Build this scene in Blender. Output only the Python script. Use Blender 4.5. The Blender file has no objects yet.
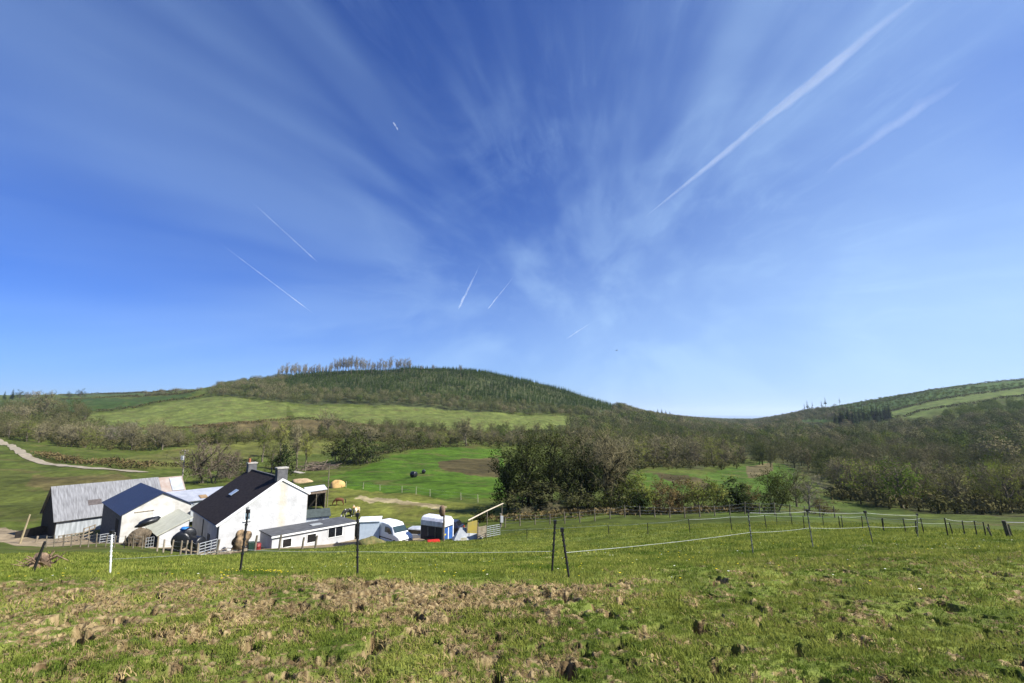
import bpy, math, random
import numpy as np
from mathutils import Vector, Matrix

SC = bpy.context.scene
COL = SC.collection
R_ = math.radians

# ------------------------------------------------------------------ camera numbers
F, CX, CY, HY, EYE = 469.0, 512.0, 341.5, 413.5, 1.65
PITCH = math.atan((HY - CY) / F)
CP, SP = math.cos(PITCH), math.sin(PITCH)


def kslope(py):
    t = (CY - py) / F
    return (SP + t * CP) / (CP - t * SP)


def point(px, py, Y):
    z = kslope(py) * Y
    return np.array([(px - CX) / F * (Y * CP + z * SP), Y, z + EYE])


# ------------------------------------------------------------------ noise
def _hash(ix, iy, seed):
    h = (ix.astype(np.int64) * 374761393 + iy.astype(np.int64) * 668265263 + seed * 974711) & 0xFFFFFFFF
    h = ((h ^ (h >> 13)) * 1274126177) & 0xFFFFFFFF
    h = h ^ (h >> 16)
    return h


def perlin(x, y, seed=0):
    x = np.asarray(x, float); y = np.asarray(y, float)
    ix = np.floor(x); iy = np.floor(y); fx = x - ix; fy = y - iy
    u = fx * fx * fx * (fx * (fx * 6 - 15) + 10); v = fy * fy * fy * (fy * (fy * 6 - 15) + 10)

    def g(ox, oy):
        a = (_hash(ix + ox, iy + oy, seed) % 4096) * (2 * math.pi / 4096)
        return np.cos(a) * (fx - ox) + np.sin(a) * (fy - oy)
    a = g(0, 0) * (1 - u) + g(1, 0) * u
    b = g(0, 1) * (1 - u) + g(1, 1) * u
    return (a * (1 - v) + b * v) * 1.5


def fbm(x, y, seed=0, oct=4, gain=.5):
    s = 0; a = 1.0; n = 0
    for i in range(oct):
        s = s + a * perlin(x * 2 ** i + 17.3 * i, y * 2 ** i - 9.1 * i, seed + i); n += a; a *= gain
    return s / n


def sstep(a, b, x):
    t = np.clip((x - a) / (b - a), 0, 1)
    return t * t * (3 - 2 * t)


# ------------------------------------------------------------------ terrain heights
# for each bearing (given as an image column) : forward distance -> the row where that ground is seen
TAB = {
    -220: [(9, 581), (20, 566), (40, 556), (60, 542), (90, 500), (120, 466), (170, 446), (250, 432), (400, 414), (700, 400), (1100, 395), (3000, 402), (9000, 411)],
    0: [(9, 580), (20, 564), (40, 553), (60, 540), (90, 495), (120, 466), (165, 444), (230, 432), (330, 417), (480, 407), (700, 400), (1000, 395), (3000, 402), (9000, 411)],
    55: [(9, 578), (20, 563), (40, 553), (60, 541.5), (75, 520), (95, 491), (120, 469), (165, 449), (230, 434), (330, 418), (480, 406), (700, 399), (1000, 394.5), (3000, 402), (9000, 411)],
    120: [(9, 577), (20, 563), (40, 552), (52, 539), (64, 528), (80, 505), (100, 481), (130, 465), (170, 453), (220, 441), (300, 428), (420, 406), (600, 399), (1000, 392), (3000, 402), (9000, 411)],
    215: [(9, 575), (20, 563), (38, 558), (47, 557), (60, 535), (80, 507), (100, 487), (130, 468), (170, 453), (220, 440), (300, 426), (400, 402), (520, 388), (800, 387), (1400, 398), (4000, 408)],
    300: [(9, 575), (20, 562.5), (36, 553), (47, 550.5), (60, 529), (80, 502), (110, 480), (150, 463), (200, 448), (260, 434), (320, 424), (400, 407), (500, 389), (600, 374), (700, 372.5), (900, 384), (1500, 399), (4000, 409)],
    400: [(9, 574.5), (20, 561), (32, 550), (41, 545), (48, 543), (56, 538), (64, 521), (80, 498), (110, 477), (150, 459), (200, 447), (300, 430), (400, 410), (500, 388), (600, 369.5), (700, 368.5), (900, 381), (1500, 399), (4000, 409)],
    470: [(9, 574), (20, 559), (32, 547.5), (42, 542.5), (50, 537), (60, 521), (75, 505), (90, 492), (120, 474), (160, 458), (210, 447), (300, 430), (410, 411), (500, 391), (600, 369.5), (700, 369), (900, 383), (1500, 400), (4000, 410)],
    560: [(9, 573), (13, 565), (20, 551), (32, 539), (42, 531), (52, 522), (66, 509), (90, 493), (130, 473), (180, 460), (240, 447), (320, 434), (430, 417), (520, 404), (640, 388), (750, 388), (1000, 399), (1500, 406), (4000, 412)],
    650: [(9, 570), (13, 559), (20, 546), (32, 534), (42, 526), (52, 518), (62, 511), (85, 495), (120, 478), (150, 469), (180, 464), (240, 454), (330, 443), (450, 431.5), (600, 420), (800, 419), (1200, 416.5), (2000, 417), (4000, 418)],
    750: [(9, 567), (13, 553), (20, 542), (30, 532), (38, 525), (50, 517), (62, 510), (90, 493), (120, 479), (150, 471), (200, 462), (300, 448), (500, 437), (900, 429), (1600, 423.5), (2400, 422), (4000, 421)],
    850: [(9, 563), (14, 546), (20, 536), (28, 530), (38, 524), (48, 521), (60, 518), (80, 511), (110, 497), (150, 480), (200, 466), (280, 452), (400, 438), (550, 424), (750, 408), (900, 404), (1300, 404), (2500, 412), (5000, 415)],
    940: [(9, 560), (14, 547), (20, 538), (28, 533), (36, 528), (48, 523), (60, 520), (80, 514), (110, 500), (150, 478), (210, 460), (300, 442), (420, 420), (560, 403), (720, 389.5), (850, 388), (1300, 394), (3000, 405)],
    1024: [(9, 557), (14, 547), (20, 540), (28, 535), (36, 530), (48, 524), (60, 520), (80, 512), (110, 495), (150, 476), (210, 456), (300, 433), (420, 408), (560, 391), (700, 380.5), (850, 379), (1300, 386), (3000, 402)],
    1250: [(9, 552), (14, 543), (20, 538), (28, 533), (36, 529), (48, 523), (60, 517), (80, 505), (110, 485), (150, 465), (210, 440), (300, 414), (420, 392), (560, 375), (700, 365), (850, 363), (1300, 375), (3000, 400)],
}
LS0, LS1, NS = math.log(.8), math.log(12000), 700
AZ0, AZ1, NA = -1.0, 1.0, 300


def _table():
    ls = np.linspace(LS0, LS1, NS); s = np.exp(ls)
    cols = sorted(TAB); az = []; K = []
    for c in cols:
        pts = TAB[c]
        Y = np.array([q[0] for q in pts], float); zz = np.array([kslope(q[1]) * q[0] for q in pts])
        # close by, the ground falls evenly from the camera's feet
        z9 = zz[0] + EYE
        Yn = np.array([.8, 2, 4, 6.5]); zn = z9 * (Yn / 9.0) ** 1.15 - EYE
        Y = np.concatenate([Yn, Y, [12000]]); zz = np.concatenate([zn, zz, [-260.0]])
        k = np.interp(ls, np.log(Y), zz / Y)
        K.append(k); az.append(math.atan((c - CX) / F / 1.012))
    K = np.array(K); g = np.linspace(AZ0, AZ1, NA)
    out = np.empty((NA, NS))
    for j in range(NS):
        out[:, j] = np.interp(g, az, K[:, j])

    def sm(a, sig, axis):
        n = int(3 * sig + 1); w = np.exp(-.5 * (np.arange(-n, n + 1) / sig) ** 2); w /= w.sum()
        pad = [(0, 0), (0, 0)]; pad[axis] = (n, n)
        b = np.pad(a, pad, mode='edge')
        return np.apply_along_axis(lambda v: np.convolve(v, w, 'valid'), axis, b)
    out = sm(out, 5.5, 0); out = sm(out, 4.0, 1)
    return out


KT = _table()


def height(x, y, relief=True):
    x = np.asarray(x, float); y = np.asarray(y, float)
    r = np.hypot(x, y) + 1e-6; az = np.arctan2(x, y)
    azc = np.clip(az, -.98, .98)
    s = np.maximum(r * np.cos(azc), .81)
    a = (azc - AZ0) / (AZ1 - AZ0) * (NA - 1); b = (np.log(s) - LS0) / (LS1 - LS0) * (NS - 1)
    a = np.clip(a, 0, NA - 1.001); b = np.clip(b, 0, NS - 1.001)
    ia = a.astype(int); ib = b.astype(int); fa = a - ia; fb = b - ib
    k = (KT[ia, ib] * (1 - fa) + KT[ia + 1, ib] * fa) * (1 - fb) + (KT[ia, ib + 1] * (1 - fa) + KT[ia + 1, ib + 1] * fa) * fb
    z = k * s + EYE
    w = sstep(1.0, 1.9, np.abs(az))                      # the hillside rises behind the camera
    zb = .16 * r * np.exp(-r / 1500)
    near = sstep(.5, 4, r)
    z = z * (1 - w * near) + zb * w * near
    if relief:
        z = z + perlin(x / 7., y / 7., 3) * np.clip(s / 60, 0, 1) * .35 + fbm(x / 40., y / 40., 7, 3) * np.clip((s - 60) / 200, 0, 1) * 3.0
    return z


def hz(x, y):
    return float(height(np.array([x]), np.array([y]))[0])


_TY = np.exp(np.linspace(math.log(2.2), math.log(9000), 2600))


def hit(px, py, ymin=0.0):
    """first ground point along the line of sight"""
    z = kslope(py) * _TY
    x = (px - CX) / F * (_TY * CP + z * SP)
    h = height(x, _TY)
    d = z + EYE - h
    i = np.where((d <= 0) & (_TY > ymin))[0]
    if len(i) == 0:
        c = np.where(_TY > 40, (z + EYE - h) / _TY, 9); k = int(np.argmin(c))    # a line of sight that skims past a crest
        return np.array([x[k], _TY[k], h[k]])
    i = int(i[0])
    if i == 0:
        return np.array([x[0], _TY[0], h[0]])
    t = d[i - 1] / (d[i - 1] - d[i] + 1e-9); t = min(max(t, 0), 1)
    X = x[i - 1] + (x[i] - x[i - 1]) * t; Y = _TY[i - 1] + (_TY[i] - _TY[i - 1]) * t
    return np.array([X, Y, hz(X, Y)])


def at(px, Y):
    """ground point seen in column px at forward distance Y"""
    x = (px - CX) / F * Y
    for _ in range(4):
        z = hz(x, Y) - EYE
        x = (px - CX) / F * (Y * CP + z * SP)
    return np.array([x, Y, hz(x, Y)])


def wpoly(pts, ymin=0.0):
    return np.array([hit(a, b, ymin)[:2] for a, b in pts])


def inside(poly, x, y):
    x = np.asarray(x); y = np.asarray(y); c = np.zeros(x.shape, bool); n = len(poly)
    for i in range(n):
        x0, y0 = poly[i]; x1, y1 = poly[(i + 1) % n]
        m = ((y0 > y) != (y1 > y)) & (x < (x1 - x0) * (y - y0) / (y1 - y0 + 1e-12) + x0)
        c ^= m
    return c


# ------------------------------------------------------------------ scene helpers
def tag(o, label=None, cat=None, group=None, kind=None):
    if label: o['label'] = label
    if cat: o['category'] = cat
    if group: o['group'] = group
    if kind: o['kind'] = kind
    return o


def thing(name, label, cat, loc=(0, 0, 0), rz=0.0, group=None):
    o = bpy.data.objects.new(name, None); COL.objects.link(o)
    o.location = Vector([float(v) for v in loc]); o.rotation_euler = (0, 0, rz); o.empty_display_size = .3
    return tag(o, label, cat, group)


def raw_mesh(name, V, Fc, m, parent=None, attrs=None, smooth=False):
    """V (n,3) array, Fc (m,3|4) array"""
    me = bpy.data.meshes.new(name)
    V = np.asarray(V, np.float32); Fc = np.asarray(Fc, np.int32); k = Fc.shape[1]
    me.vertices.add(len(V)); me.vertices.foreach_set('co', V.ravel())
    me.loops.add(Fc.size); me.loops.foreach_set('vertex_index', Fc.ravel())
    me.polygons.add(len(Fc)); me.polygons.foreach_set('loop_start', np.arange(0, Fc.size, k, dtype=np.int32))
    me.polygons.foreach_set('loop_total', np.full(len(Fc), k, np.int32))
    if smooth: me.polygons.foreach_set('use_smooth', np.ones(len(Fc), bool))
    for nm, arr in (attrs or {}).items():
        arr = np.asarray(arr, np.float32)
        if arr.ndim == 1:
            a = me.attributes.new(nm, 'FLOAT', 'POINT'); a.data.foreach_set('value', arr)
        else:
            a = me.attributes.new(nm, 'FLOAT_COLOR', 'POINT'); a.data.foreach_set('color', arr.ravel())
    me.update(calc_edges=True)
    if m: me.materials.append(m)
    o = bpy.data.objects.new(name, me); COL.objects.link(o)
    if parent: o.parent = parent
    return o


class MB:
    """collects shapes, build() links them as one mesh object"""
    def __init__(s): s.v = []; s.f = []

    def add(s, vs, fs):
        n = len(s.v); s.v += [tuple(float(c) for c in v) for v in vs]; s.f += [tuple(i + n for i in f) for f in fs]; return s

    def box(s, x0, y0, z0, x1, y1, z1, M=None):
        vs = [(x0, y0, z0), (x1, y0, z0), (x1, y1, z0), (x0, y1, z0), (x0, y0, z1), (x1, y0, z1), (x1, y1, z1), (x0, y1, z1)]
        if M is not None: vs = [M @ Vector(v) for v in vs]
        return s.add(vs, [(0, 3, 2, 1), (4, 5, 6, 7), (0, 1, 5, 4), (1, 2, 6, 5), (2, 3, 7, 6), (3, 0, 4, 7)])

    def prism(s, pts, axis, a, b):
        """outline (u,v) pushed along an axis from a to b"""
        def mk(p, t): return {'x': (t, p[0], p[1]), 'y': (p[0], t, p[1]), 'z': (p[0], p[1], t)}[axis]
        n = len(pts); vs = [mk(p, a) for p in pts] + [mk(p, b) for p in pts]
        fs = [tuple(range(n))[::-1], tuple(range(n, 2 * n))] + [(i, (i + 1) % n, n + (i + 1) % n, n + i) for i in range(n)]
        return s.add(vs, fs)

    def slab(s, q, th):
        """four corners (counter-clockwise from above), given thickness downward along the normal"""
        q = [Vector(p) for p in q]; nrm = (q[1] - q[0]).cross(q[3] - q[0]).normalized() * th
        vs = q + [p - nrm for p in q]
        return s.add(vs, [(0, 1, 2, 3), (7, 6, 5, 4), (0, 4, 5, 1), (1, 5, 6, 2), (2, 6, 7, 3), (3, 7, 4, 0)])

    def tube(s, pts, rad, n=6, cap=True):
        pts = [Vector([float(c) for c in p]) for p in pts]
        if not hasattr(rad, '__len__'): rad = [rad] * len(pts)
        vs = []; k = len(pts)
        for i, p in enumerate(pts):
            d = (pts[min(i + 1, k - 1)] - pts[max(i - 1, 0)]).normalized()
            a = d.orthogonal().normalized() if i == 0 else (a - d * a.dot(d)).normalized()
            b = d.cross(a)
            for j in range(n):
                t = 2 * math.pi * j / n; vs.append(p + (a * math.cos(t) + b * math.sin(t)) * rad[i])
        fs = [(i * n + j, i * n + (j + 1) % n, (i + 1) * n + (j + 1) % n, (i + 1) * n + j) for i in range(k - 1) for j in range(n)]
        if cap: fs += [tuple(range(n))[::-1], tuple(range((k - 1) * n, k * n))]
        return s.add(vs, fs)

    def lathe(s, prof, n=16, M=None):
        vs = []; k = len(prof)
        for r, z in prof:
            for j in range(n):
                t = 2 * math.pi * j / n; v = Vector((r * math.cos(t), r * math.sin(t), z)); vs.append(M @ v if M is not None else v)
        fs = [(i * n + j, i * n + (j + 1) % n, (i + 1) * n + (j + 1) % n, (i + 1) * n + j) for i in range(k - 1) for j in range(n)]
        fs += [tuple(range(n))[::-1], tuple(range((k - 1) * n, k * n))]
        return s.add(vs, fs)

    def blob(s, c, r, seed=0, nu=14, nv=9, amp=.18, flat=None):
        rng = random.Random(seed); ph = [rng.uniform(0, 6.3) for _ in range(8)]
        vs = []
        for i in range(nv + 1):
            th = math.pi * i / nv
            for j in range(nu):
                f = 2 * math.pi * j / nu
                k = 1 + amp * (math.sin(2 * f + ph[0] + 2 * th) * .5 + math.sin(3 * f + ph[1] - 3 * th) * .4 + math.sin(5 * f + 4 * th + ph[2]) * .3) * math.sin(th)
                z = c[2] + r[2] * math.cos(th) * k
                if flat is not None: z = max(z, flat)
                vs.append((c[0] + r[0] * math.sin(th) * math.cos(f) * k, c[1] + r[1] * math.sin(th) * math.sin(f) * k, z))
        fs = [(i * nu + j, (i + 1) * nu + j, (i + 1) * nu + (j + 1) % nu, i * nu + (j + 1) % nu) for i in range(nv) for j in range(nu)]
        return s.add(vs, fs)

    def build(s, name, m, parent=None, smooth=False, bevel=0.0, label=None):
        me = bpy.data.meshes.new(name); me.from_pydata(s.v, [], s.f); me.validate()
        if smooth: me.polygons.foreach_set('use_smooth', [True] * len(me.polygons))
        me.update(); me.materials.append(m)
        o = bpy.data.objects.new(name, me); COL.objects.link(o)
        if parent: o.parent = parent
        if bevel:
            b = o.modifiers.new('bevel', 'BEVEL'); b.width = bevel; b.segments = 2; b.limit_method = 'ANGLE'; b.angle_limit = R_(35)
        if label: o['label'] = label
        return o


# ------------------------------------------------------------------ materials
MATS = {}


def mat(name, c, rough=.8, c2=None, scale=3.0, stretch=(1, 1, 1), amt=.5, bump=0.0, bscale=None, metal=0.0, spec=.3, wave=None, detail=5):
    if name in MATS: return MATS[name]
    m = bpy.data.materials.new(name); m.use_nodes = True; nt = m.node_tree; N = nt.nodes; L = nt.links
    b = N['Principled BSDF']; b.inputs['Roughness'].default_value = rough; b.inputs['Metallic'].default_value = metal
    b.inputs['Specular IOR Level'].default_value = spec
    tc = N.new('ShaderNodeTexCoord'); mp = N.new('ShaderNodeMapping'); mp.inputs['Scale'].default_value = stretch
    L.new(tc.outputs['Object'], mp.inputs['Vector'])
    nz = N.new('ShaderNodeTexNoise'); nz.inputs['Scale'].default_value = scale; nz.inputs['Detail'].default_value = detail
    L.new(mp.outputs['Vector'], nz.inputs['Vector'])
    cr = N.new('ShaderNodeValToRGB'); cr.color_ramp.elements[0].position = .5 - .5 * min(amt, .98) * .5; cr.color_ramp.elements[1].position = .5 + .5 * min(amt, .98) * .5
    c2 = c2 or tuple(v * .72 for v in c)
    cr.color_ramp.elements[0].color = (*c2, 1); cr.color_ramp.elements[1].color = (*c, 1)
    L.new(nz.outputs['Fac'], cr.inputs['Fac']); L.new(cr.outputs['Color'], b.inputs['Base Color'])
    if bump or wave:
        bp = N.new('ShaderNodeBump'); bp.inputs['Strength'].default_value = bump or .5; bp.inputs['Distance'].default_value = .03
        if wave:
            wv = N.new('ShaderNodeTexWave'); wv.bands_direction = wave[0]; wv.inputs['Scale'].default_value = wave[1]
            L.new(tc.outputs['Object'], wv.inputs['Vector']); L.new(wv.outputs['Fac'], bp.inputs['Height'])
        else:
            n2 = N.new('ShaderNodeTexNoise'); n2.inputs['Scale'].default_value = bscale or scale * 4; n2.inputs['Detail'].default_value = 4
            L.new(tc.outputs['Object'], n2.inputs['Vector']); L.new(n2.outputs['Fac'], bp.inputs['Height'])
        L.new(bp.outputs['Normal'], b.inputs['Normal'])
    MATS[name] = m
    return m


def leaf_mat(name, ca, cb, source='object', nscale=.35, trans=.25, rough=.7):
    """foliage or twigs: colour runs from ca to cb per plant (or per instance) and a little over the crown"""
    if name in MATS: return MATS[name]
    m = bpy.data.materials.new(name); m.use_nodes = True; nt = m.node_tree; N = nt.nodes; L = nt.links
    N.remove(N['Principled BSDF']); out = N['Material Output']
    if source == 'object':
        s = N.new('ShaderNodeObjectInfo').outputs['Random']
    else:
        a = N.new('ShaderNodeAttribute'); a.attribute_name = 'tint'; s = a.outputs['Fac']
    g = N.new('ShaderNodeNewGeometry')
    nz = N.new('ShaderNodeTexNoise'); nz.inputs['Scale'].default_value = nscale; nz.inputs['Detail'].default_value = 3
    L.new(g.outputs['Position'], nz.inputs['Vector'])
    mm = N.new('ShaderNodeMath'); mm.operation = 'MULTIPLY_ADD'; mm.inputs[1].default_value = 1.6; mm.inputs[2].default_value = -.8
    L.new(nz.outputs['Fac'], mm.inputs[0])
    ad = N.new('ShaderNodeMath'); ad.operation = 'ADD'; ad.use_clamp = True; L.new(s, ad.inputs[0]); L.new(mm.outputs[0], ad.inputs[1])
    mx = N.new('ShaderNodeMix'); mx.data_type = 'RGBA'; L.new(ad.outputs[0], mx.inputs['Factor'])
    mx.inputs['A'].default_value = (*ca, 1); mx.inputs['B'].default_value = (*cb, 1)
    d = N.new('ShaderNodeBsdfDiffuse'); L.new(mx.outputs['Result'], d.inputs['Color'])
    if trans > 0:
        t = N.new('ShaderNodeBsdfTranslucent'); L.new(mx.outputs['Result'], t.inputs['Color'])
        ms = N.new('ShaderNodeMixShader'); ms.inputs[0].default_value = trans
        L.new(d.outputs[0], ms.inputs[1]); L.new(t.outputs[0], ms.inputs[2]); L.new(ms.outputs[0], out.inputs['Surface'])
    else:
        L.new(d.outputs[0], out.inputs['Surface'])
    MATS[name] = m
    return m

# ------------------------------------------------------------------ land cover
OLIVE = (.060, .078, .014); MEADOW = (.048, .092, .008); UPPER = (.096, .118, .029); PADDOCK = (.105, .115, .022)
RUSH = (.060, .050, .020); FLOOR = (.050, .056, .018); DIRT = (.27, .215, .14); DARKF = (.032, .058, .012); BROWNISH = (.095, .075, .032)
PINE = (.045, .055, .02)
AREAS = [  # (outline in the photograph, colour); later ones lie over earlier ones; every outline is dropped onto the ground
    ([(-60, 470), (40, 470), (130, 474), (150, 492), (60, 520), (-60, 520)], (.060, .072, .015)),
    ([(30, 475), (110, 474), (140, 480), (60, 489), (25, 487)], (.080, .070, .024)),
    ([(62, 421), (95, 414), (150, 406), (205, 397), (285, 404), (285, 419), (200, 428), (110, 429), (60, 427)], UPPER),
    ([(60, 399), (195, 392.5), (188, 397), (95, 411), (60, 413)], DARKF),
    ([(-40, 400), (55, 400), (55, 408), (-40, 410)], (.042, .066, .014)),
    ([(60, 391), (190, 389), (180, 392), (60, 396)], (.05, .075, .02)),
    ([(290, 405), (420, 407), (500, 413), (606, 420), (570, 432), (440, 431), (300, 420)], UPPER),
    ([(110, 462), (170, 449), (250, 438), (345, 434), (335, 452), (262, 456), (200, 468), (120, 470)], (.088, .095, .022)),
    ([(190, 425), (300, 419), (450, 430), (300, 436), (200, 433)], BROWNISH),
    ([(322, 478), (380, 460), (440, 447), (502, 449), (520, 500), (430, 497), (344, 488)], MEADOW),
    ([(437, 462), (470, 458), (498, 458), (500, 478), (478, 476), (440, 469)], RUSH),
    ([(318, 500), (330, 489), (346, 488), (430, 497), (500, 507), (486, 514), (430, 521), (318, 520), (300, 508)], PADDOCK),
    ([(355, 496), (400, 499), (445, 506), (440, 510), (395, 503), (352, 499)], (.24, .20, .11)),
    ([(636, 471), (700, 475), (760, 461), (800, 464), (790, 480), (752, 502), (690, 492), (636, 489)], (.052, .092, .011)),
    ([(652, 473), (690, 475), (716, 486), (702, 491), (668, 481)], RUSH),
    ([(745, 466), (775, 463), (770, 474), (748, 478)], (.10, .085, .04)),
    ([(690, 508), (800, 494), (850, 500), (900, 511), (835, 520), (720, 520)], (.055, .080, .014)),
    ([(955, 471), (1060, 466), (1060, 483), (985, 483)], (.062, .095, .018)),
    ([(215, 394), (300, 372), (420, 369), (500, 371), (590, 394), (650, 410), (600, 417), (480, 412), (350, 404), (285, 402)], PINE),
    ([(565, 432), (610, 420), (650, 412), (700, 418), (740, 430), (742, 458), (700, 470), (640, 466), (590, 448)], FLOOR),
    ([(850, 424), (900, 408), (975, 394), (1060, 383), (1060, 390), (960, 403), (905, 421)], (.092, .125, .028)),
    ([(775, 412), (850, 398), (1060, 376), (1060, 382), (970, 394), (900, 407), (850, 422), (790, 424)], (.048, .085, .016)),
    ([(700, 432), (760, 425), (850, 424), (930, 424), (1060, 415), (1060, 465), (955, 470), (980, 484), (1060, 484), (1060, 520), (910, 511), (840, 496), (800, 470), (742, 458)], FLOOR),
]
WAREAS = [(wpoly(p_), c_) for p_, c_ in AREAS]
YARD = np.array([at(-60, 54)[:2], at(20, 50)[:2], at(120, 49.5)[:2], at(215, 46.5)[:2], at(300, 46.5)[:2], at(360, 47)[:2], at(420, 46)[:2], at(490, 49)[:2],
                 at(470, 56)[:2], at(380, 60)[:2], at(300, 57)[:2], at(190, 57)[:2], at(100, 60)[:2], at(30, 66)[:2], at(-60, 68)[:2]])
TRACK_PX = [(-60, 433), (-20, 437), (0, 441.5), (10, 445), (18, 450), (26, 457), (36, 461.5), (50, 464.5), (70, 466.5), (95, 468.5), (125, 470.5), (150, 474)]

BR = [(wpoly([(-120, 584), (120, 580), (330, 577), (450, 580), (560, 584), (640, 578), (690, 580), (700, 590), (610, 602), (540, 612), (400, 625), (300, 640), (150, 655), (-120, 665)]), .60),
      (wpoly([(330, 578), (560, 584), (560, 605), (420, 615), (340, 605)]), .84),
      (wpoly([(-120, 655), (300, 640), (560, 610), (620, 640), (520, 700), (-120, 700)]), .48),
      (wpoly([(620, 600), (760, 560), (1100, 548), (1100, 700), (560, 700)]), .31)]
FENCE_ROW = wpoly([(-200, 585), (120, 576), (360, 576), (560, 578), (760, 556), (1100, 540), (1300, 690), (-200, 740)])


def pit_mask(x, y, w):
    return sstep(.21, .34, perlin(x / .32, y / .24, 34) + .25 * perlin(x / .09, y / .09, 38)) * sstep(.15, .35, w)


def brown_mask(x, y):
    wx = x + perlin(x / .9, y / .9, 11) * .45; wy = y + perlin(x / .9, y / .9, 12) * .45
    w = np.where(inside(FENCE_ROW, wx, wy), .22, .06)
    for poly, v in BR:
        w = np.where(inside(poly, wx, wy), v, w)
    n = perlin(x / .75, y / .5, 21) * .42 + perlin(x / .24, y / .16, 22) * .50 + perlin(x / .085, y / .06, 23) * .50
    thr = (.5 - w) * 1.15 + .02
    b = sstep(thr - .08, thr + .10, n)
    return np.maximum(b, pit_mask(x, y, w)), w


def relief_near(x, y, b, w):
    """clods thrown up and hoof holes pressed in where the turf is broken"""
    c1 = perlin(x / .22, y / .22, 31); c2 = perlin(x / .09, y / .09, 32)
    c3 = 1 - 2 * np.abs(perlin(x / .16, y / .13, 36)); c4 = perlin(x / .05, y / .045, 37)
    dz = b * (-.012 + .023 * c1 + .025 * c2 + .017 * c3 + .022 * c4) + .018 * perlin(x / .5, y / .5, 33) + .008 * perlin(x / .13, y / .13, 35)
    dz -= pit_mask(x, y, w) * .18
    return dz


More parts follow.
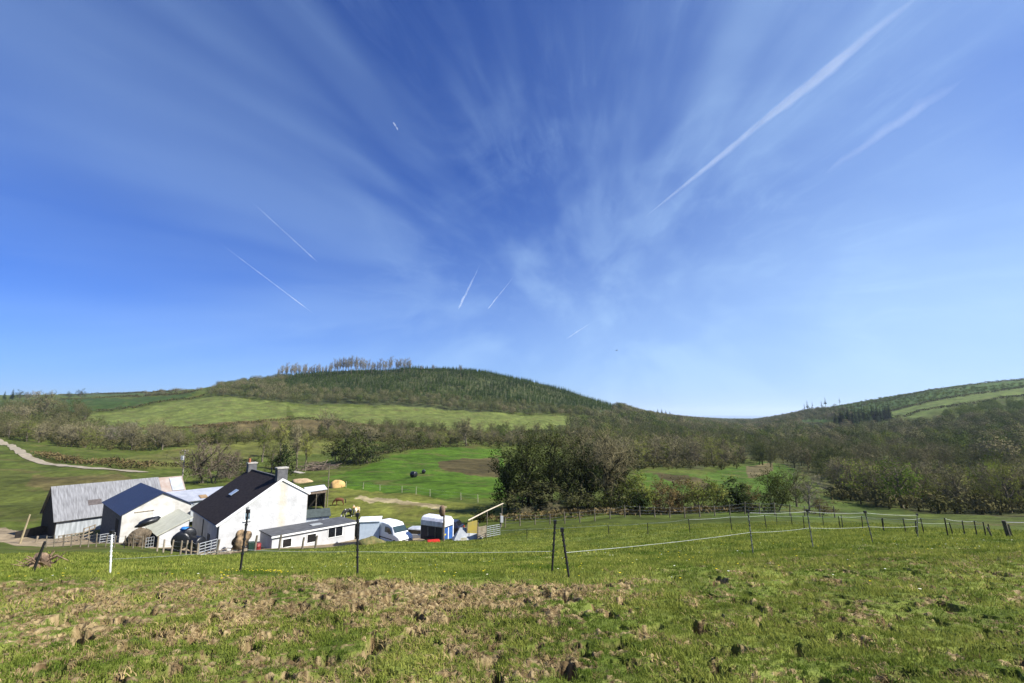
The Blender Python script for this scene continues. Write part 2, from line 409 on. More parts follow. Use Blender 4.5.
# ------------------------------------------------------------------ the ground, one sheet out to the horizon
def build_ground():
    fine = np.arange(-54, 54.001, .115); left = np.arange(-180, -54, 3.0); right = np.arange(57, 180, 3.0)
    az = np.radians(np.concatenate([left, fine, right])); na = len(az)
    r = [.25, .6, 1.0, 1.4]
    while r[-1] < 60: r.append(r[-1] * (1.0042 if r[-1] > 2.4 else 1.06))
    while r[-1] < 900: r.append(r[-1] * 1.0085)
    while r[-1] < 9500: r.append(r[-1] * 1.03)
    r = np.array(r); nr = len(r)
    A, Rr = np.meshgrid(az, r); x = (Rr * np.sin(A)).ravel(); y = (Rr * np.cos(A)).ravel()
    z = height(x, y); rr = Rr.ravel()
    col = np.empty((len(x), 4), np.float32); col[:, 3] = 1
    wob = np.clip(rr * .016, .3, 9)
    wx = x + fbm(x / wob / 3, y / wob / 3, 41, 4, .7) * wob * 1.7; wy = y + fbm(x / wob / 3, y / wob / 3, 45, 4, .7) * wob * 1.7
    col[:, :3] = OLIVE
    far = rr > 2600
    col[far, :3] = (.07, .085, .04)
    m0 = rr > 40
    for poly, c in WAREAS:
        m = m0.copy(); m[m0] = inside(poly, wx[m0], wy[m0]); col[m, :3] = c
    # stains of rougher growth in the pastures
    v = fbm(x / 14., y / 9., 51, 4); v2 = fbm(x / 3.2, y / 3.2, 52, 3)
    f = np.clip(1 + .55 * v + .45 * v2, .35, 1.9)[:, None]
    mid = (rr > 40)[:, None]
    col[:, :3] = np.where(mid, col[:, :3] * f, col[:, :3])
    br = sstep(.08, .42, fbm(x / 11., y / 6., 53, 5, .6)) * .55 * (rr > 55)
    col[:, :3] = col[:, :3] * (1 - br[:, None]) + np.array(BROWNISH) * br[:, None]
    # near pasture
    nm = rr < 48
    b, w = brown_mask(x[nm], y[nm])
    keep = sstep(48, 30, rr[nm]); dz = relief_near(x[nm], y[nm], b, w) * sstep(40, 22, rr[nm])
    z[nm] += dz
    soil_a = np.array((.115, .078, .038)); soil_b = np.array((.285, .218, .112)); gr_a = np.array((.075, .105, .017)); gr_b = np.array((.155, .185, .038))
    t1 = sstep(-.30, .30, .5 * fbm(x[nm] / .35, y[nm] / .2, 61, 3) + .7 * perlin(x[nm] / .07, y[nm] / .05, 66))[:, None]; t2 = sstep(-.4, .4, fbm(x[nm] / 1.7, y[nm] / 1.7, 62, 4))[:, None]
    soil = soil_a * (1 - t1) + soil_b * t1; gr = gr_a * (1 - t2) + gr_b * t2
    cn = soil * b[:, None] + gr * (1 - b[:, None])
    col[nm, :3] = cn * keep[:, None] + col[nm, :3] * (1 - keep[:, None])
    ym = (rr > 35) & (rr < 110); yy = np.zeros(len(x), bool); yy[ym] = inside(YARD, wx[ym], wy[ym])
    col[yy, :3] = np.array(DIRT) * (.85 + .3 * v2[yy])[:, None]
    V = np.stack([x, y, z], 1)
    idx = np.arange(na * nr).reshape(nr, na)
    a = idx[:-1]; b_ = idx[1:]; a2 = np.roll(a, -1, 1); b2 = np.roll(b_, -1, 1)
    Fq = np.stack([a, a2, b2, b_], -1).reshape(-1, 4)
    # normals up
    Fq = Fq[:, ::-1]
    n = len(V); V = np.vstack([V, [[0, 0, hz(.01, .01)]]]); col = np.vstack([col, col[:1]])
    m = bpy.data.materials.new('ground_cover'); m.use_nodes = True; nt = m.node_tree; N = nt.nodes; L = nt.links
    bs = N['Principled BSDF']; bs.inputs['Roughness'].default_value = .95; bs.inputs['Specular IOR Level'].default_value = .08
    at_ = N.new('ShaderNodeAttribute'); at_.attribute_name = 'Col'
    g = N.new('ShaderNodeNewGeometry')

    def nz(scale, det):
        q = N.new('ShaderNodeTexNoise'); q.inputs['Scale'].default_value = scale; q.inputs['Detail'].default_value = det; q.inputs['Roughness'].default_value = .65
        L.new(g.outputs['Position'], q.inputs['Vector']); return q.outputs['Fac']
    n1 = nz(.9, 8); n2 = nz(.12, 6); n3 = nz(14, 4)
    mr = N.new('ShaderNodeMapRange'); mr.inputs['From Min'].default_value = .3; mr.inputs['From Max'].default_value = .7; mr.inputs['To Min'].default_value = .62; mr.inputs['To Max'].default_value = 1.38
    L.new(n1, mr.inputs['Value'])
    mr2 = N.new('ShaderNodeMapRange'); mr2.inputs['From Min'].default_value = .3; mr2.inputs['From Max'].default_value = .7; mr2.inputs['To Min'].default_value = .75; mr2.inputs['To Max'].default_value = 1.25
    L.new(n2, mr2.inputs['Value'])
    mu = N.new('ShaderNodeMath'); mu.operation = 'MULTIPLY'; L.new(mr.outputs[0], mu.inputs[0]); L.new(mr2.outputs[0], mu.inputs[1])
    vm = N.new('ShaderNodeVectorMath'); vm.operation = 'SCALE'; L.new(at_.outputs['Color'], vm.inputs[0]); L.new(mu.outputs[0], vm.inputs['Scale'])
    L.new(vm.outputs[0], bs.inputs['Base Color'])
    bp = N.new('ShaderNodeBump'); bp.inputs['Strength'].default_value = .5; bp.inputs['Distance'].default_value = .02; L.new(n3, bp.inputs['Height'])
    bp2 = N.new('ShaderNodeBump'); bp2.inputs['Strength'].default_value = .6; bp2.inputs['Distance'].default_value = .35; L.new(n1, bp2.inputs['Height']); L.new(bp.outputs[0], bp2.inputs['Normal'])
    L.new(bp2.outputs[0], bs.inputs['Normal'])
    # one sheet, two objects: the pasture with the valley, and the hills beyond
    ring = np.repeat(r[:-1], na); nearf = Fq[ring < 260]; farf = Fq[ring >= 260]
    cap = np.stack([idx[0], np.roll(idx[0], -1), np.full(na, n), np.full(na, n)], 1)[:, [1, 0, 2, 2]]

    def part(name, fc):
        u, inv = np.unique(fc, return_inverse=True)
        o = raw_mesh(name, V[u], inv.reshape(fc.shape), m, None, {'Col': col[u]}, True)
        tag(o, kind='structure'); return o
    part('ground', nearf); part('hills', farf)
    cm = MB(); cm.add([V[i] + np.array((0, 0, 0)) for i in idx[0]] + [V[n]], [(i, (i + 1) % na, na) for i in range(na)][::1])
    # (the small disc under the camera's feet)
    me = bpy.data.meshes.new('ground'); me.from_pydata(cm.v, [], [f[::-1] for f in cm.f]); me.materials.append(m)
    ca = me.attributes.new('Col', 'FLOAT_COLOR', 'POINT'); ca.data.foreach_set('color', np.tile([.07, .1, .02, 1], len(cm.v)).astype(np.float32))
    o = bpy.data.objects.new('ground', me); COL.objects.link(o); tag(o, kind='structure')


build_ground()

# sea beyond the mouth of the valley
sm_ = mat('sea_water', (.05, .10, .15), rough=.25, c2=(.06, .11, .16), scale=.01, spec=.5)
s = MB(); s.add([(-9000, 4500, -95), (16000, 4500, -95), (26000, 26000, -95), (-15000, 26000, -95)], [(0, 1, 2, 3)])
tag(s.build('sea', sm_), kind='structure')

# farm track up the left-hand slope
def ribbon(name, pts, width, lift, m, kind='structure'):
    P_ = np.array([hit(a, b)[:2] for a, b in pts]); d = np.concatenate([[0], np.cumsum(np.hypot(*np.diff(P_, axis=0).T))])
    t = np.linspace(0, d[-1], 160); X = np.interp(t, d, P_[:, 0]); Y = np.interp(t, d, P_[:, 1])
    k = np.exp(-.5 * (np.arange(-9, 10) / 4.0) ** 2); k /= k.sum()
    X = np.convolve(np.pad(X, 9, mode='edge'), k, 'valid'); Y = np.convolve(np.pad(Y, 9, mode='edge'), k, 'valid')
    tx = np.gradient(X); ty = np.gradient(Y); n = np.hypot(tx, ty) + 1e-9; nx, ny = -ty / n, tx / n
    rows = []
    offs = np.linspace(-.5, .5, 7)
    for o_ in offs:
        q = width * o_ + perlin(t / 2.5 + o_ * 9, t * 0 + o_ * 5, 77) * .25
        rows.append(np.stack([X + nx * q, Y + ny * q, height(X + nx * q, Y + ny * q) + lift], 1))
    V = np.concatenate(rows); m_ = len(t); Fq = []
    for i in range(len(offs) - 1):
        for j in range(m_ - 1): Fq.append((i * m_ + j, i * m_ + j + 1, (i + 1) * m_ + j + 1, (i + 1) * m_ + j))
    return tag(raw_mesh(name, V, np.array(Fq)[:, ::-1], m, None, None, True), kind=kind)


ribbon('track', TRACK_PX, 2.4, .12, mat('track_stone', (.29, .25, .18), c2=(.21, .18, .125), scale=.9, bump=.4))

# ------------------------------------------------------------------ grass, as tufts of blades
rngn = np.random.default_rng(5)


def tuft(seed, nb, rad, h, w, lean, two=True):
    g = np.random.default_rng(seed); V = []; Fc = []
    for i in range(nb):
        a = g.uniform(0, 6.283); q = rad * math.sqrt(g.uniform()); bx, by = q * math.cos(a), q * math.sin(a)
        f = g.uniform(0, 6.283); hh = h * g.uniform(.55, 1.15); ww = w * g.uniform(.7, 1.2); le = hh * lean * g.uniform(.3, 1.3); ld = g.uniform(0, 6.283)
        dx, dy = math.cos(f) * ww / 2, math.sin(f) * ww / 2; lx, ly = math.cos(ld) * le, math.sin(ld) * le
        n = len(V)
        if two:
            V += [(bx - dx, by - dy, -.01), (bx + dx, by + dy, -.01), (bx - dx * .8 + lx * .3, by - dy * .8 + ly * .3, hh * .6), (bx + dx * .8 + lx * .3, by + dy * .8 + ly * .3, hh * .6), (bx + lx, by + ly, hh)]
            Fc += [(n, n + 1, n + 3), (n, n + 3, n + 2), (n + 2, n + 3, n + 4)]
        else:
            V += [(bx - dx, by - dy, -.01), (bx + dx, by + dy, -.01), (bx + lx, by + ly, hh)]; Fc += [(n, n + 1, n + 2)]
    return np.array(V), np.array(Fc)


def merge(protos, pos, rot, scl, tint, pick):
    """copies of small prototypes gathered into one mesh"""
    Vs = []; Fs = []; Ts = []; base = 0
    for k, (v, f) in enumerate(protos):
        i = np.where(pick == k)[0]
        if len(i) == 0: continue
        c, s_ = np.cos(rot[i])[:, None], np.sin(rot[i])[:, None]; sc = scl[i]
        if sc.ndim == 1: sc = np.stack([sc, sc, sc], 1)
        vx = v[None, :, 0] * sc[:, :1]; vy = v[None, :, 1] * sc[:, 1:2]; vz = v[None, :, 2] * sc[:, 2:3]
        X = vx * c - vy * s_ + pos[i, 0:1]; Y = vx * s_ + vy * c + pos[i, 1:2]; Z = vz + pos[i, 2:3]
        Vs.append(np.stack([X, Y, Z], -1).reshape(-1, 3)); Ts.append(np.repeat(tint[i], len(v)))
        Fs.append((f[None] + (base + np.arange(len(i)) * len(v))[:, None, None]).reshape(-1, f.shape[1])); base += len(i) * len(v)
    return np.concatenate(Vs), np.concatenate(Fs), np.concatenate(Ts)


def ground_near(x, y):
    b, w = brown_mask(x, y); r = np.hypot(x, y)
    return height(x, y) + relief_near(x, y, b, w) * sstep(40, 22, r), b, w


def sow(name, m, zones, want, tint_rng=(0, 1), lift=0.0, lowz=(1.0, 1.0)):
    allV = []; allF = []; allT = []; base = 0
    for (r0, r1, dens, protos, s0, s1) in zones:
        n = int(dens * .5 * (r1 * r1 - r0 * r0) * 2 * R_(53)); a = rngn.uniform(-R_(53), R_(53), n); r = np.sqrt(rngn.uniform(r0 * r0, r1 * r1, n))
        x = r * np.sin(a); y = r * np.cos(a); z, b, w = ground_near(x, y)
        k = want(x, y, b, w, r); x, y, z = x[k], y[k], z[k]; n = len(x)
        if n == 0: continue
        cl = sstep(-.5, .5, fbm(x / 1.3, y / 1.3, 71, 3))
        t = np.clip(cl * .6 + rngn.uniform(0, .4, n), 0, 1) * (tint_rng[1] - tint_rng[0]) + tint_rng[0]
        sc = rngn.uniform(s0, s1, n) * (.75 + .5 * cl); S3 = np.stack([sc, sc, sc * rngn.uniform(*lowz, n)], 1)
        V, Fc, T = merge(protos, np.stack([x, y, z + lift], 1), rngn.uniform(0, 6.283, n), S3, t, rngn.integers(0, len(protos), n))
        allV.append(V); allF.append(Fc + base); allT.append(T); base += len(V)
    return tag(raw_mesh(name, np.concatenate(allV), np.concatenate(allF), m, None, {'tint': np.concatenate(allT)}), kind='stuff')


GQ = 1.3
near_t = [tuft(i, 12, .05, .036, .0065, .9) for i in range(6)]
mid_t = [tuft(20 + i, 10, .09, .044, .011, .9, False) for i in range(6)]
far_t = [tuft(40 + i, 9, .20, .065, .028, .8, False) for i in range(6)]
gz = [(2.2, 7.5, 330 * GQ, near_t, .7, 1.3), (7.5, 16, 130 * GQ, mid_t, .7, 1.4), (16, 30, 34 * GQ, far_t, .6, 1.2), (30, 47, 12 * GQ, far_t, .8, 1.7)]


def want_grass(x, y, b, w, r):
    u = rngn.uniform(0, 1, len(x))
    return ((b < .45) | (u < .08)) & ~inside(YARD, x, y)


sow('grass', leaf_mat('grass_blades', (.074, .125, .015), (.295, .310, .068), 'attr', .8, .35), gz, want_grass)
dry_n = [tuft(60 + i, 10, .06, .026, .007, 2.6) for i in range(6)]
dry_m = [tuft(80 + i, 9, .09, .030, .013, 2.6, False) for i in range(6)]
sow('dry_grass', leaf_mat('dry_blades', (.115, .08, .034), (.36, .27, .13), 'attr', 2.0, .15),
    [(2.2, 7.5, 200, dry_n, .6, 1.5), (7.5, 14, 90, dry_m, .7, 1.5)],
    lambda x, y, b, w, r: ((b > .5) & (pit_mask(x, y, w) < .2)) | ((w > .25) & (rngn.uniform(0, 1, len(x)) < .05)))

# dandelions and daisies dotted through the grass below the fence
gf = np.random.default_rng(31); fa_ = gf.uniform(-R_(52), R_(52), 900); fr_ = np.sqrt(gf.uniform(8.5 ** 2, 26 ** 2, 900)); fx_, fy_ = fr_ * np.sin(fa_), fr_ * np.cos(fa_)
dl = np.array([hit(px, py)[:2] for px, py in ((222, 573), (232, 574), (241, 573), (248, 575), (256, 572), (265, 573))])
fx_ = np.concatenate([fx_, np.repeat(dl[:, 0], 9) + gf.normal(size=54) * .35]); fy_ = np.concatenate([fy_, np.repeat(dl[:, 1], 9) + gf.normal(size=54) * .7])
fz_, fb_, fw_ = ground_near(fx_, fy_); kf = (fb_ < .4) & ~inside(YARD, fx_, fy_); disc = [(0, 0, 0)] + [(.020 * math.cos(q * 1.0472), .020 * math.sin(q * 1.0472), -.004) for q in range(6)]
dv_, df_ = np.array(disc), np.array([(0, 1 + q, 1 + (q + 1) % 6) for q in range(6)]); n_ = int(kf.sum())
V, Fc, T = merge([(dv_, df_)], np.stack([fx_, fy_, fz_ + .045], 1)[kf], gf.uniform(0, 6, n_), gf.uniform(.5, 1.1, n_), np.where(np.arange(len(fx_)) > 520, 0., gf.uniform(0, 1, len(fx_)).round())[kf], np.zeros(n_, int))
tag(raw_mesh('flowers', V, Fc, leaf_mat('petals', (.75, .58, .02), (.72, .72, .62), 'attr', .5, .2), None, {'tint': T}), kind='stuff')

# ------------------------------------------------------------------ trees
def limb_tube(V, Fc, pts, rad, n=5):
    base = len(V); k = len(pts)
    a = None
    for i in range(k):
        d = pts[min(i + 1, k - 1)] - pts[max(i - 1, 0)]; d = d / (np.linalg.norm(d) + 1e-9)
        if a is None:
            a = np.cross(d, (0.3, 1, .2)); a /= np.linalg.norm(a)
        else:
            a = a - d * a.dot(d); a /= np.linalg.norm(a)
        b = np.cross(d, a)
        for j in range(n):
            t = 2 * math.pi * j / n; V.append(pts[i] + (a * math.cos(t) + b * math.sin(t)) * rad[i])
    for i in range(k - 1):
        for j in range(n):
            p, q = base + i * n + j, base + i * n + (j + 1) % n
            Fc.append((p, q, q + n)); Fc.append((p, q + n, p + n))


def make_tree(seed, H=10, Rr=4.5, low=.12, limbs=15, subs=6, twigs=9, tw_len=.10, tw_w=.075, leaves=0, leaf=.25, lean=0.0, stems=1, trunk_r=None, ivy=0, twig_keep=1.0, flat=0.0, lump=.22, inner=.35):
    """a broadleaf tree: limbs reach out to every side of an uneven dome -> (trunk V,F), (crown of twigs and leaves V,F)"""
    g = np.random.default_rng(seed); TV = []; TF = []; tips = []; CV = []; CF = []
    tr = trunk_r or H * .024
    cz = H * (low + (1 - low) * .46); rz = H * (1 - low) * .52; ph = g.uniform(0, 6.28, 4)
    trunks = []
    for st in range(stems):
        sa = g.uniform(0, 6.283); so = np.array([math.cos(sa), math.sin(sa), 0]) * (.12 * Rr if stems > 1 else 0)
        ld = g.uniform(0, 6.283) if not lean else lean
        top = H * .74 * (g.uniform(.75, 1) if stems > 1 else 1); sp = so + np.array([math.cos(ld), math.sin(ld), 0]) * (Rr * .4 if stems > 1 else H * (.05 if not lean else .2))
        pts = [so + (sp - so) * t + np.array([g.normal() * .02 * H * t, g.normal() * .02 * H * t, -.4 + (top + .4) * t]) for t in np.linspace(0, 1, 7)]
        rad = [tr * (1.35 if i == 0 else (1 - .82 * i / 6)) / (1 if stems == 1 else 1.5) for i in range(7)]
        limb_tube(TV, TF, pts, rad, 6); trunks.append((pts, rad, top))
    for li in range(limbs):
        v = 1 - 2 * (li + .5) / limbs; az = li * 2.39996 + g.uniform(-.35, .35); v = max(-.80, min(1, v + g.uniform(-.1, .1))); rr = math.sqrt(max(0, 1 - v * v))
        k = g.uniform(.62, .86) if li % 3 else g.uniform(inner, .62)
        k *= 1 + lump * math.sin(2 * az + ph[0]) * rr + lump * .7 * math.sin(3 * az + ph[1] + 3 * v)
        tgt = np.array([math.cos(az) * rr * Rr * k, math.sin(az) * rr * Rr * k, cz + v * rz * k * (1 - flat * (v < 0))])
        pts, rad, top = trunks[li % stems]
        za = np.clip((tgt[2] * .72 - .08 * H) , .10 * H, top * .97); f = (za + .4) / (top + .4) * 6; i = min(int(f), 5); p0 = pts[i] + (pts[i + 1] - pts[i]) * (f - i)
        tgt = tgt + np.array([pts[i][0], pts[i][1], 0]) * .6
        d = tgt - p0; ln = np.linalg.norm(d); up = np.array([0, 0, .16 * ln]); lp = [p0 + d * t + up * math.sin(t * math.pi) * (.7 if v > -.3 else .2) + g.normal(size=3) * .035 * ln * (t > 0) for t in (0, .28, .55, .8, 1)]
        r0 = max(rad[i] * .5, .006 * H); limb_tube(TV, TF, lp, [r0, r0 * .75, r0 * .5, r0 * .32, r0 * .18], 4); dn = d / (ln + 1e-9)
        for k2 in range(subs):
            t = .35 + .65 * (k2 + g.uniform(0, 1)) / subs; q = min(t, .99) * 4; j = int(q); b0 = lp[j] + (lp[j + 1] - lp[j]) * (q - j)
            dd = g.normal(size=3) + dn * .55 + np.array([0, 0, .25]); dd /= np.linalg.norm(dd); sl = Rr * g.uniform(.24, .44); e = b0 + dd * sl; mid = (b0 + e) / 2 + g.normal(size=3) * .06 * sl
            w = max(r0 * .22, tw_w * .6); limb_tube(TV, TF, [b0, mid, e], [w, w * .6, w * .2], 3)
            for m in range(twigs):
                u = g.uniform(.1, 1); q0 = b0 + (e - b0) * u; dv = g.normal(size=3) + dd * .6 + np.array([0, 0, .25]); dv /= np.linalg.norm(dv); tips.append((q0, dv, tw_len * H * g.uniform(.55, 1.25)))
    for b0, dv, L_ in tips:
        if g.uniform() < twig_keep:
            ow = b0 - np.array([0, 0, cz * .8]); ow = ow / (np.linalg.norm(ow) + 1e-9); sd = np.cross(dv, ow * 1.3 + g.normal(size=3) * .55); sd /= np.linalg.norm(sd) + 1e-9; w = tw_w * g.uniform(.7, 1.3); n = len(CV)
            CV += [b0 - sd * w / 2, b0 + sd * w / 2, b0 + dv * L_]; CF.append((n, n + 1, n + 2))
            m0 = b0 + dv * L_ * g.uniform(.3, .7); d3 = dv + g.normal(size=3) * .7; d3 /= np.linalg.norm(d3); n = len(CV)
            CV += [m0 - sd * w * .4, m0 + sd * w * .4, m0 + d3 * L_ * .6]; CF.append((n, n + 1, n + 2))
        nl = int(leaves) + (g.uniform() < leaves - int(leaves))
        for q in range(nl):
            c = b0 + dv * L_ * g.uniform(.1, 1.1) + g.normal(size=3) * leaf * .7; ow = c - np.array([0, 0, cz * .8]); ow = ow / (np.linalg.norm(ow) + 1e-9) * 1.3 + g.normal(size=3) * .55; a = np.cross(ow, g.normal(size=3)); a /= np.linalg.norm(a) + 1e-9; b = np.cross(ow, a); b /= np.linalg.norm(b) + 1e-9
            s_ = leaf * g.uniform(.55, 1.2); n = len(CV)
            CV += [c - a * s_ * .6, c + b * s_ * .36, c + a * s_ * .6, c - b * s_ * .36]; CF.append((n, n + 1, n + 2)); CF.append((n, n + 2, n + 3))
    if ivy:
        pts = trunks[0][0]
        for q in range(ivy):
            t = g.uniform(.02, .92); i = int(t * 6); p0 = pts[i] + (pts[min(i + 1, 6)] - pts[i]) * (t * 6 - i)
            c = p0 + np.array([g.normal(), g.normal(), g.normal() * .6]) * H * .032 * (1.3 - .4 * t)
            a = g.normal(size=3); a /= np.linalg.norm(a); b = np.cross(a, g.normal(size=3)); b /= np.linalg.norm(b); s_ = .2 * g.uniform(.7, 1.4); n = len(CV)
            CV += [c - a * s_ * .6, c + b * s_ * .45, c + a * s_ * .6, c - b * s_ * .45]; CF.append((n, n + 1, n + 2)); CF.append((n, n + 2, n + 3))
    return (np.array(TV), np.array(TF)), (np.array(CV), np.array(CF))


def make_conifer(seed, H=8, Rr=1.7, layers=12, per=9, bare=.08, gap=.0):
    g = np.random.default_rng(seed); TV = []; TF = []
    limb_tube(TV, TF, [np.array([0, 0, -.4]), np.array([0, 0, H * .5]), np.array([0, 0, H])], [H * .018, H * .011, .02], 5)
    CV = []; CF = []
    for l in range(layers):
        f = l / (layers - 1); z = H * (bare + (1 - bare) * f * .97); r = Rr * (1 - f) ** .85 + .12
        for k in range(per):
            if g.uniform() < gap: continue
            a = 2 * math.pi * (k + g.uniform(-.3, .3)) / per + l * .9; rr = r * g.uniform(.7, 1.15); dz = -rr * g.uniform(.1, .45); w = rr * .62
            o = np.array([math.cos(a), math.sin(a), 0]); s_ = np.array([-math.sin(a), math.cos(a), 0]); n = len(CV)
            CV += [np.array([0, 0, z + rr * .25]), o * rr * .6 + s_ * w / 2 + np.array([0, 0, z + dz * .35]), o * rr + np.array([0, 0, z + dz]), o * rr * .6 - s_ * w / 2 + np.array([0, 0, z + dz * .35 + .03])]
            CF.append((n, n + 1, n + 2)); CF.append((n, n + 2, n + 3))
    return (np.array(TV), np.array(TF)), (np.array(CV), np.array(CF))


BARK = mat('bark', (.17, .145, .105), rough=.95, c2=(.09, .078, .055), scale=2.5, spec=.1)
BARK_PALE = mat('bark_pale', (.30, .27, .23), rough=.95, c2=(.17, .15, .12), scale=2.5, spec=.1)
BARK_DARK = mat('bark_dark', (.045, .042, .03), rough=.95, c2=(.025, .028, .015), scale=2.5, spec=.1)
CM = {
    'bare': leaf_mat('twigs_bare', (.118, .110, .050), (.232, .205, .112), trans=0),
    'twig_olive': leaf_mat('twigs_olive', (.10, .09, .045), (.19, .165, .09), trans=0),
    'grey': leaf_mat('twigs_grey', (.165, .15, .105), (.265, .24, .17), trans=0),
    'bud': leaf_mat('twigs_budding', (.105, .130, .026), (.220, .230, .056), trans=.2),
    'leaf': leaf_mat('leaves_fresh', (.080, .125, .018), (.220, .260, .050), trans=.3),
    'dark': leaf_mat('leaves_dark', (.014, .024, .008), (.038, .052, .016), trans=.15),
    'olive': leaf_mat('leaves_olive', (.040, .052, .014), (.085, .098, .026), trans=.2),
    'purple': leaf_mat('twigs_purple', (.075, .060, .044), (.155, .125, .088), trans=0),
    'ivy_olive': leaf_mat('twigs_ivy_olive', (.038, .048, .014), (.105, .105, .040), trans=.1),
    'ivy': leaf_mat('twigs_ivy', (.030, .040, .014), (.075, .075, .032), trans=.1),
    'pine': leaf_mat('needles', (.014, .026, .009), (.032, .050, .016), trans=.1),
    'brown': leaf_mat('leaves_brown', (.105, .075, .032), (.185, .135, .055), trans=.2),
}
CA = {k: leaf_mat(m.name + '_mass', *c, source='attr', trans=t) for k, m, c, t in [
    ('bare', CM['bare'], ((.080, .064, .046), (.160, .130, .088)), 0), ('bud', CM['bud'], ((.070, .076, .024), (.130, .130, .042)), .15),
    ('leaf', CM['leaf'], ((.050, .080, .013), (.150, .170, .034)), .25), ('pine', CM['pine'], ((.014, .026, .009), (.032, .050, .016)), .1),
    ('young', CM['pine'], ((.030, .046, .012), (.085, .105, .026)), .15), ('mixed', CM['bare'], ((.055, .060, .022), (.150, .120, .072)), .1)]}
CA['young'] = leaf_mat('young_needles_mass', (.016, .034, .007), (.046, .074, .014), source='attr', trans=.1, nscale=.03)
CA['under'] = leaf_mat('undergrowth_mass', (.035, .045, .013), (.112, .100, .042), source='attr', trans=.1)
CA['mixed'] = leaf_mat('mixed_wood_mass', (.060, .082, .020), (.165, .146, .078), source='attr', trans=.1, nscale=.05)

# shapes: a few of every kind, as mesh data
KINDS = {}


def kind(name, parts, bark, crown):
    lst = []
    for (tv, tf), (cv, cf) in parts:
        lst.append((tv, tf, cv, cf))
    KINDS[name] = dict(shapes=lst, bark=bark, crown=crown, mesh=None)


kind('bare', [make_tree(100 + i, 10, 4.6 + .4 * (i % 3), low=.06 + .05 * (i % 3), limbs=17, subs=6, twigs=10, tw_w=.085) for i in range(5)], BARK, CM['bare'])
kind('bud', [make_tree(120 + i, 10, 4.7, low=.05, limbs=16, subs=6, twigs=8, tw_w=.06, leaves=1, leaf=.26) for i in range(4)], BARK, CM['bud'])
kind('leaf', [make_tree(140 + i, 9, 4.6, low=.04, limbs=15, subs=6, twigs=8, tw_w=.03, leaves=2, leaf=.30, twig_keep=.3) for i in range(3)], BARK, CM['leaf'])
kind('shrub', [make_tree(160 + i, 4, 2.5, low=-.08, limbs=16, subs=5, twigs=7, tw_len=.12, tw_w=.03, leaves=2.5, leaf=.19, twig_keep=.5, stems=3) for i in range(3)], BARK, CM['olive'])
kind('thicket', [make_tree(170 + i, 4, 2.6, low=-.08, limbs=16, subs=6, twigs=11, tw_len=.15, tw_w=.045, stems=4) for i in range(3)], BARK, CM['bare'])
kind('brownbush', [make_tree(180 + i, 4, 2.5, low=-.08, limbs=16, subs=5, twigs=9, tw_len=.13, tw_w=.035, leaves=1.6, leaf=.17, twig_keep=.9, stems=4) for i in range(3)], BARK, CM['brown'])
kind('holly', [make_tree(190 + i, 5, 1.9, low=-.06, limbs=16, subs=5, twigs=7, tw_len=.08, tw_w=.03, leaves=3, leaf=.22, twig_keep=.2) for i in range(2)], BARK_DARK, CM['dark'])
kind('pine', [make_conifer(200 + i, 11, 2.3, 15, 9, .12) for i in range(3)], BARK_DARK, CM['pine'])
kind('scraggy', [make_conifer(210 + i, 12, 1.8, 9, 6, .45, .35) for i in range(3)], BARK_DARK, CM['pine'])
kind('tallbare', [make_tree(220 + i, 11, 3.0, low=.22, limbs=14, subs=6, twigs=9, tw_w=.08, flat=.3) for i in range(4)], BARK, CM['bare'])


def plant(kname, shape, loc, h, label, cat='tree', group=None, rz=0.0, name=None, wide=1.0, base_h=None, crown=None, bark=None):
    K = KINDS[kname]; i = shape % len(K['shapes'])
    if K['mesh'] is None: K['mesh'] = {}
    cm = crown or K['crown']; bk = bark or K['bark']; key = (i, cm.name, bk.name)
    tv, tf, cv, cf = K['shapes'][i]
    r = thing(name or 'tree', label, cat, loc, rz, group)
    s_ = h / max(cv[:, 2].max(), 1); r.scale = (s_ * wide, s_ * wide, s_)
    stem = 'stems' if cat == 'bush' else 'trunk'; top = 'foliage' if cat == 'bush' else 'crown'
    if key not in K['mesh']:
        t = raw_mesh(stem, tv, tf, bk, r, None, True); c = raw_mesh(top, cv, cf, cm, r)
        K['mesh'][key] = (t.data, c.data)
    else:
        for nm, me in zip((stem, top), K['mesh'][key]):
            o = bpy.data.objects.new(nm, me); COL.objects.link(o); o.parent = r
    return r


rt = random.Random(11)


def spaced(px_poly, spacing, jitter=.42, seed=0, ymin=0.0, ymax=1e9):
    """points spread over the ground inside an outline given in the photograph"""
    w = wpoly(px_poly, ymin); g = np.random.default_rng(seed); x0, y0 = w.min(0); x1, y1 = w.max(0); spacing = max(spacing, math.sqrt((x1 - x0) * (y1 - y0)) / 400)
    X, Y = np.meshgrid(np.arange(x0, x1, spacing), np.arange(y0, y1, spacing)); X = X.ravel() + g.uniform(-jitter, jitter, X.size) * spacing; Y = Y.ravel() + g.uniform(-jitter, jitter, Y.size) * spacing
    k = inside(w, X, Y) & (Y < ymax); X, Y = X[k], Y[k]
    return np.stack([X, Y, height(X, Y)], 1)


def pt(px, py=None, Y=None):
    return hit(px, py) if Y is None else at(px, Y)


# the clump in the middle of the valley ---------------------------------------
def bigtree(name, label, px, Y, h, pars, crown, bark, cat='tree', rz=0.0, group=None):
    (tv, tf), (cv, cf) = make_tree(**pars)
    r = thing(name, label, cat, at(px, Y), rz, group)
    s_ = h / cv[:, 2].max(); r.scale = (s_,) * 3
    raw_mesh('trunk', tv, tf, bark, r, None, True); raw_mesh('crown', cv, cf, crown, r)
    return r


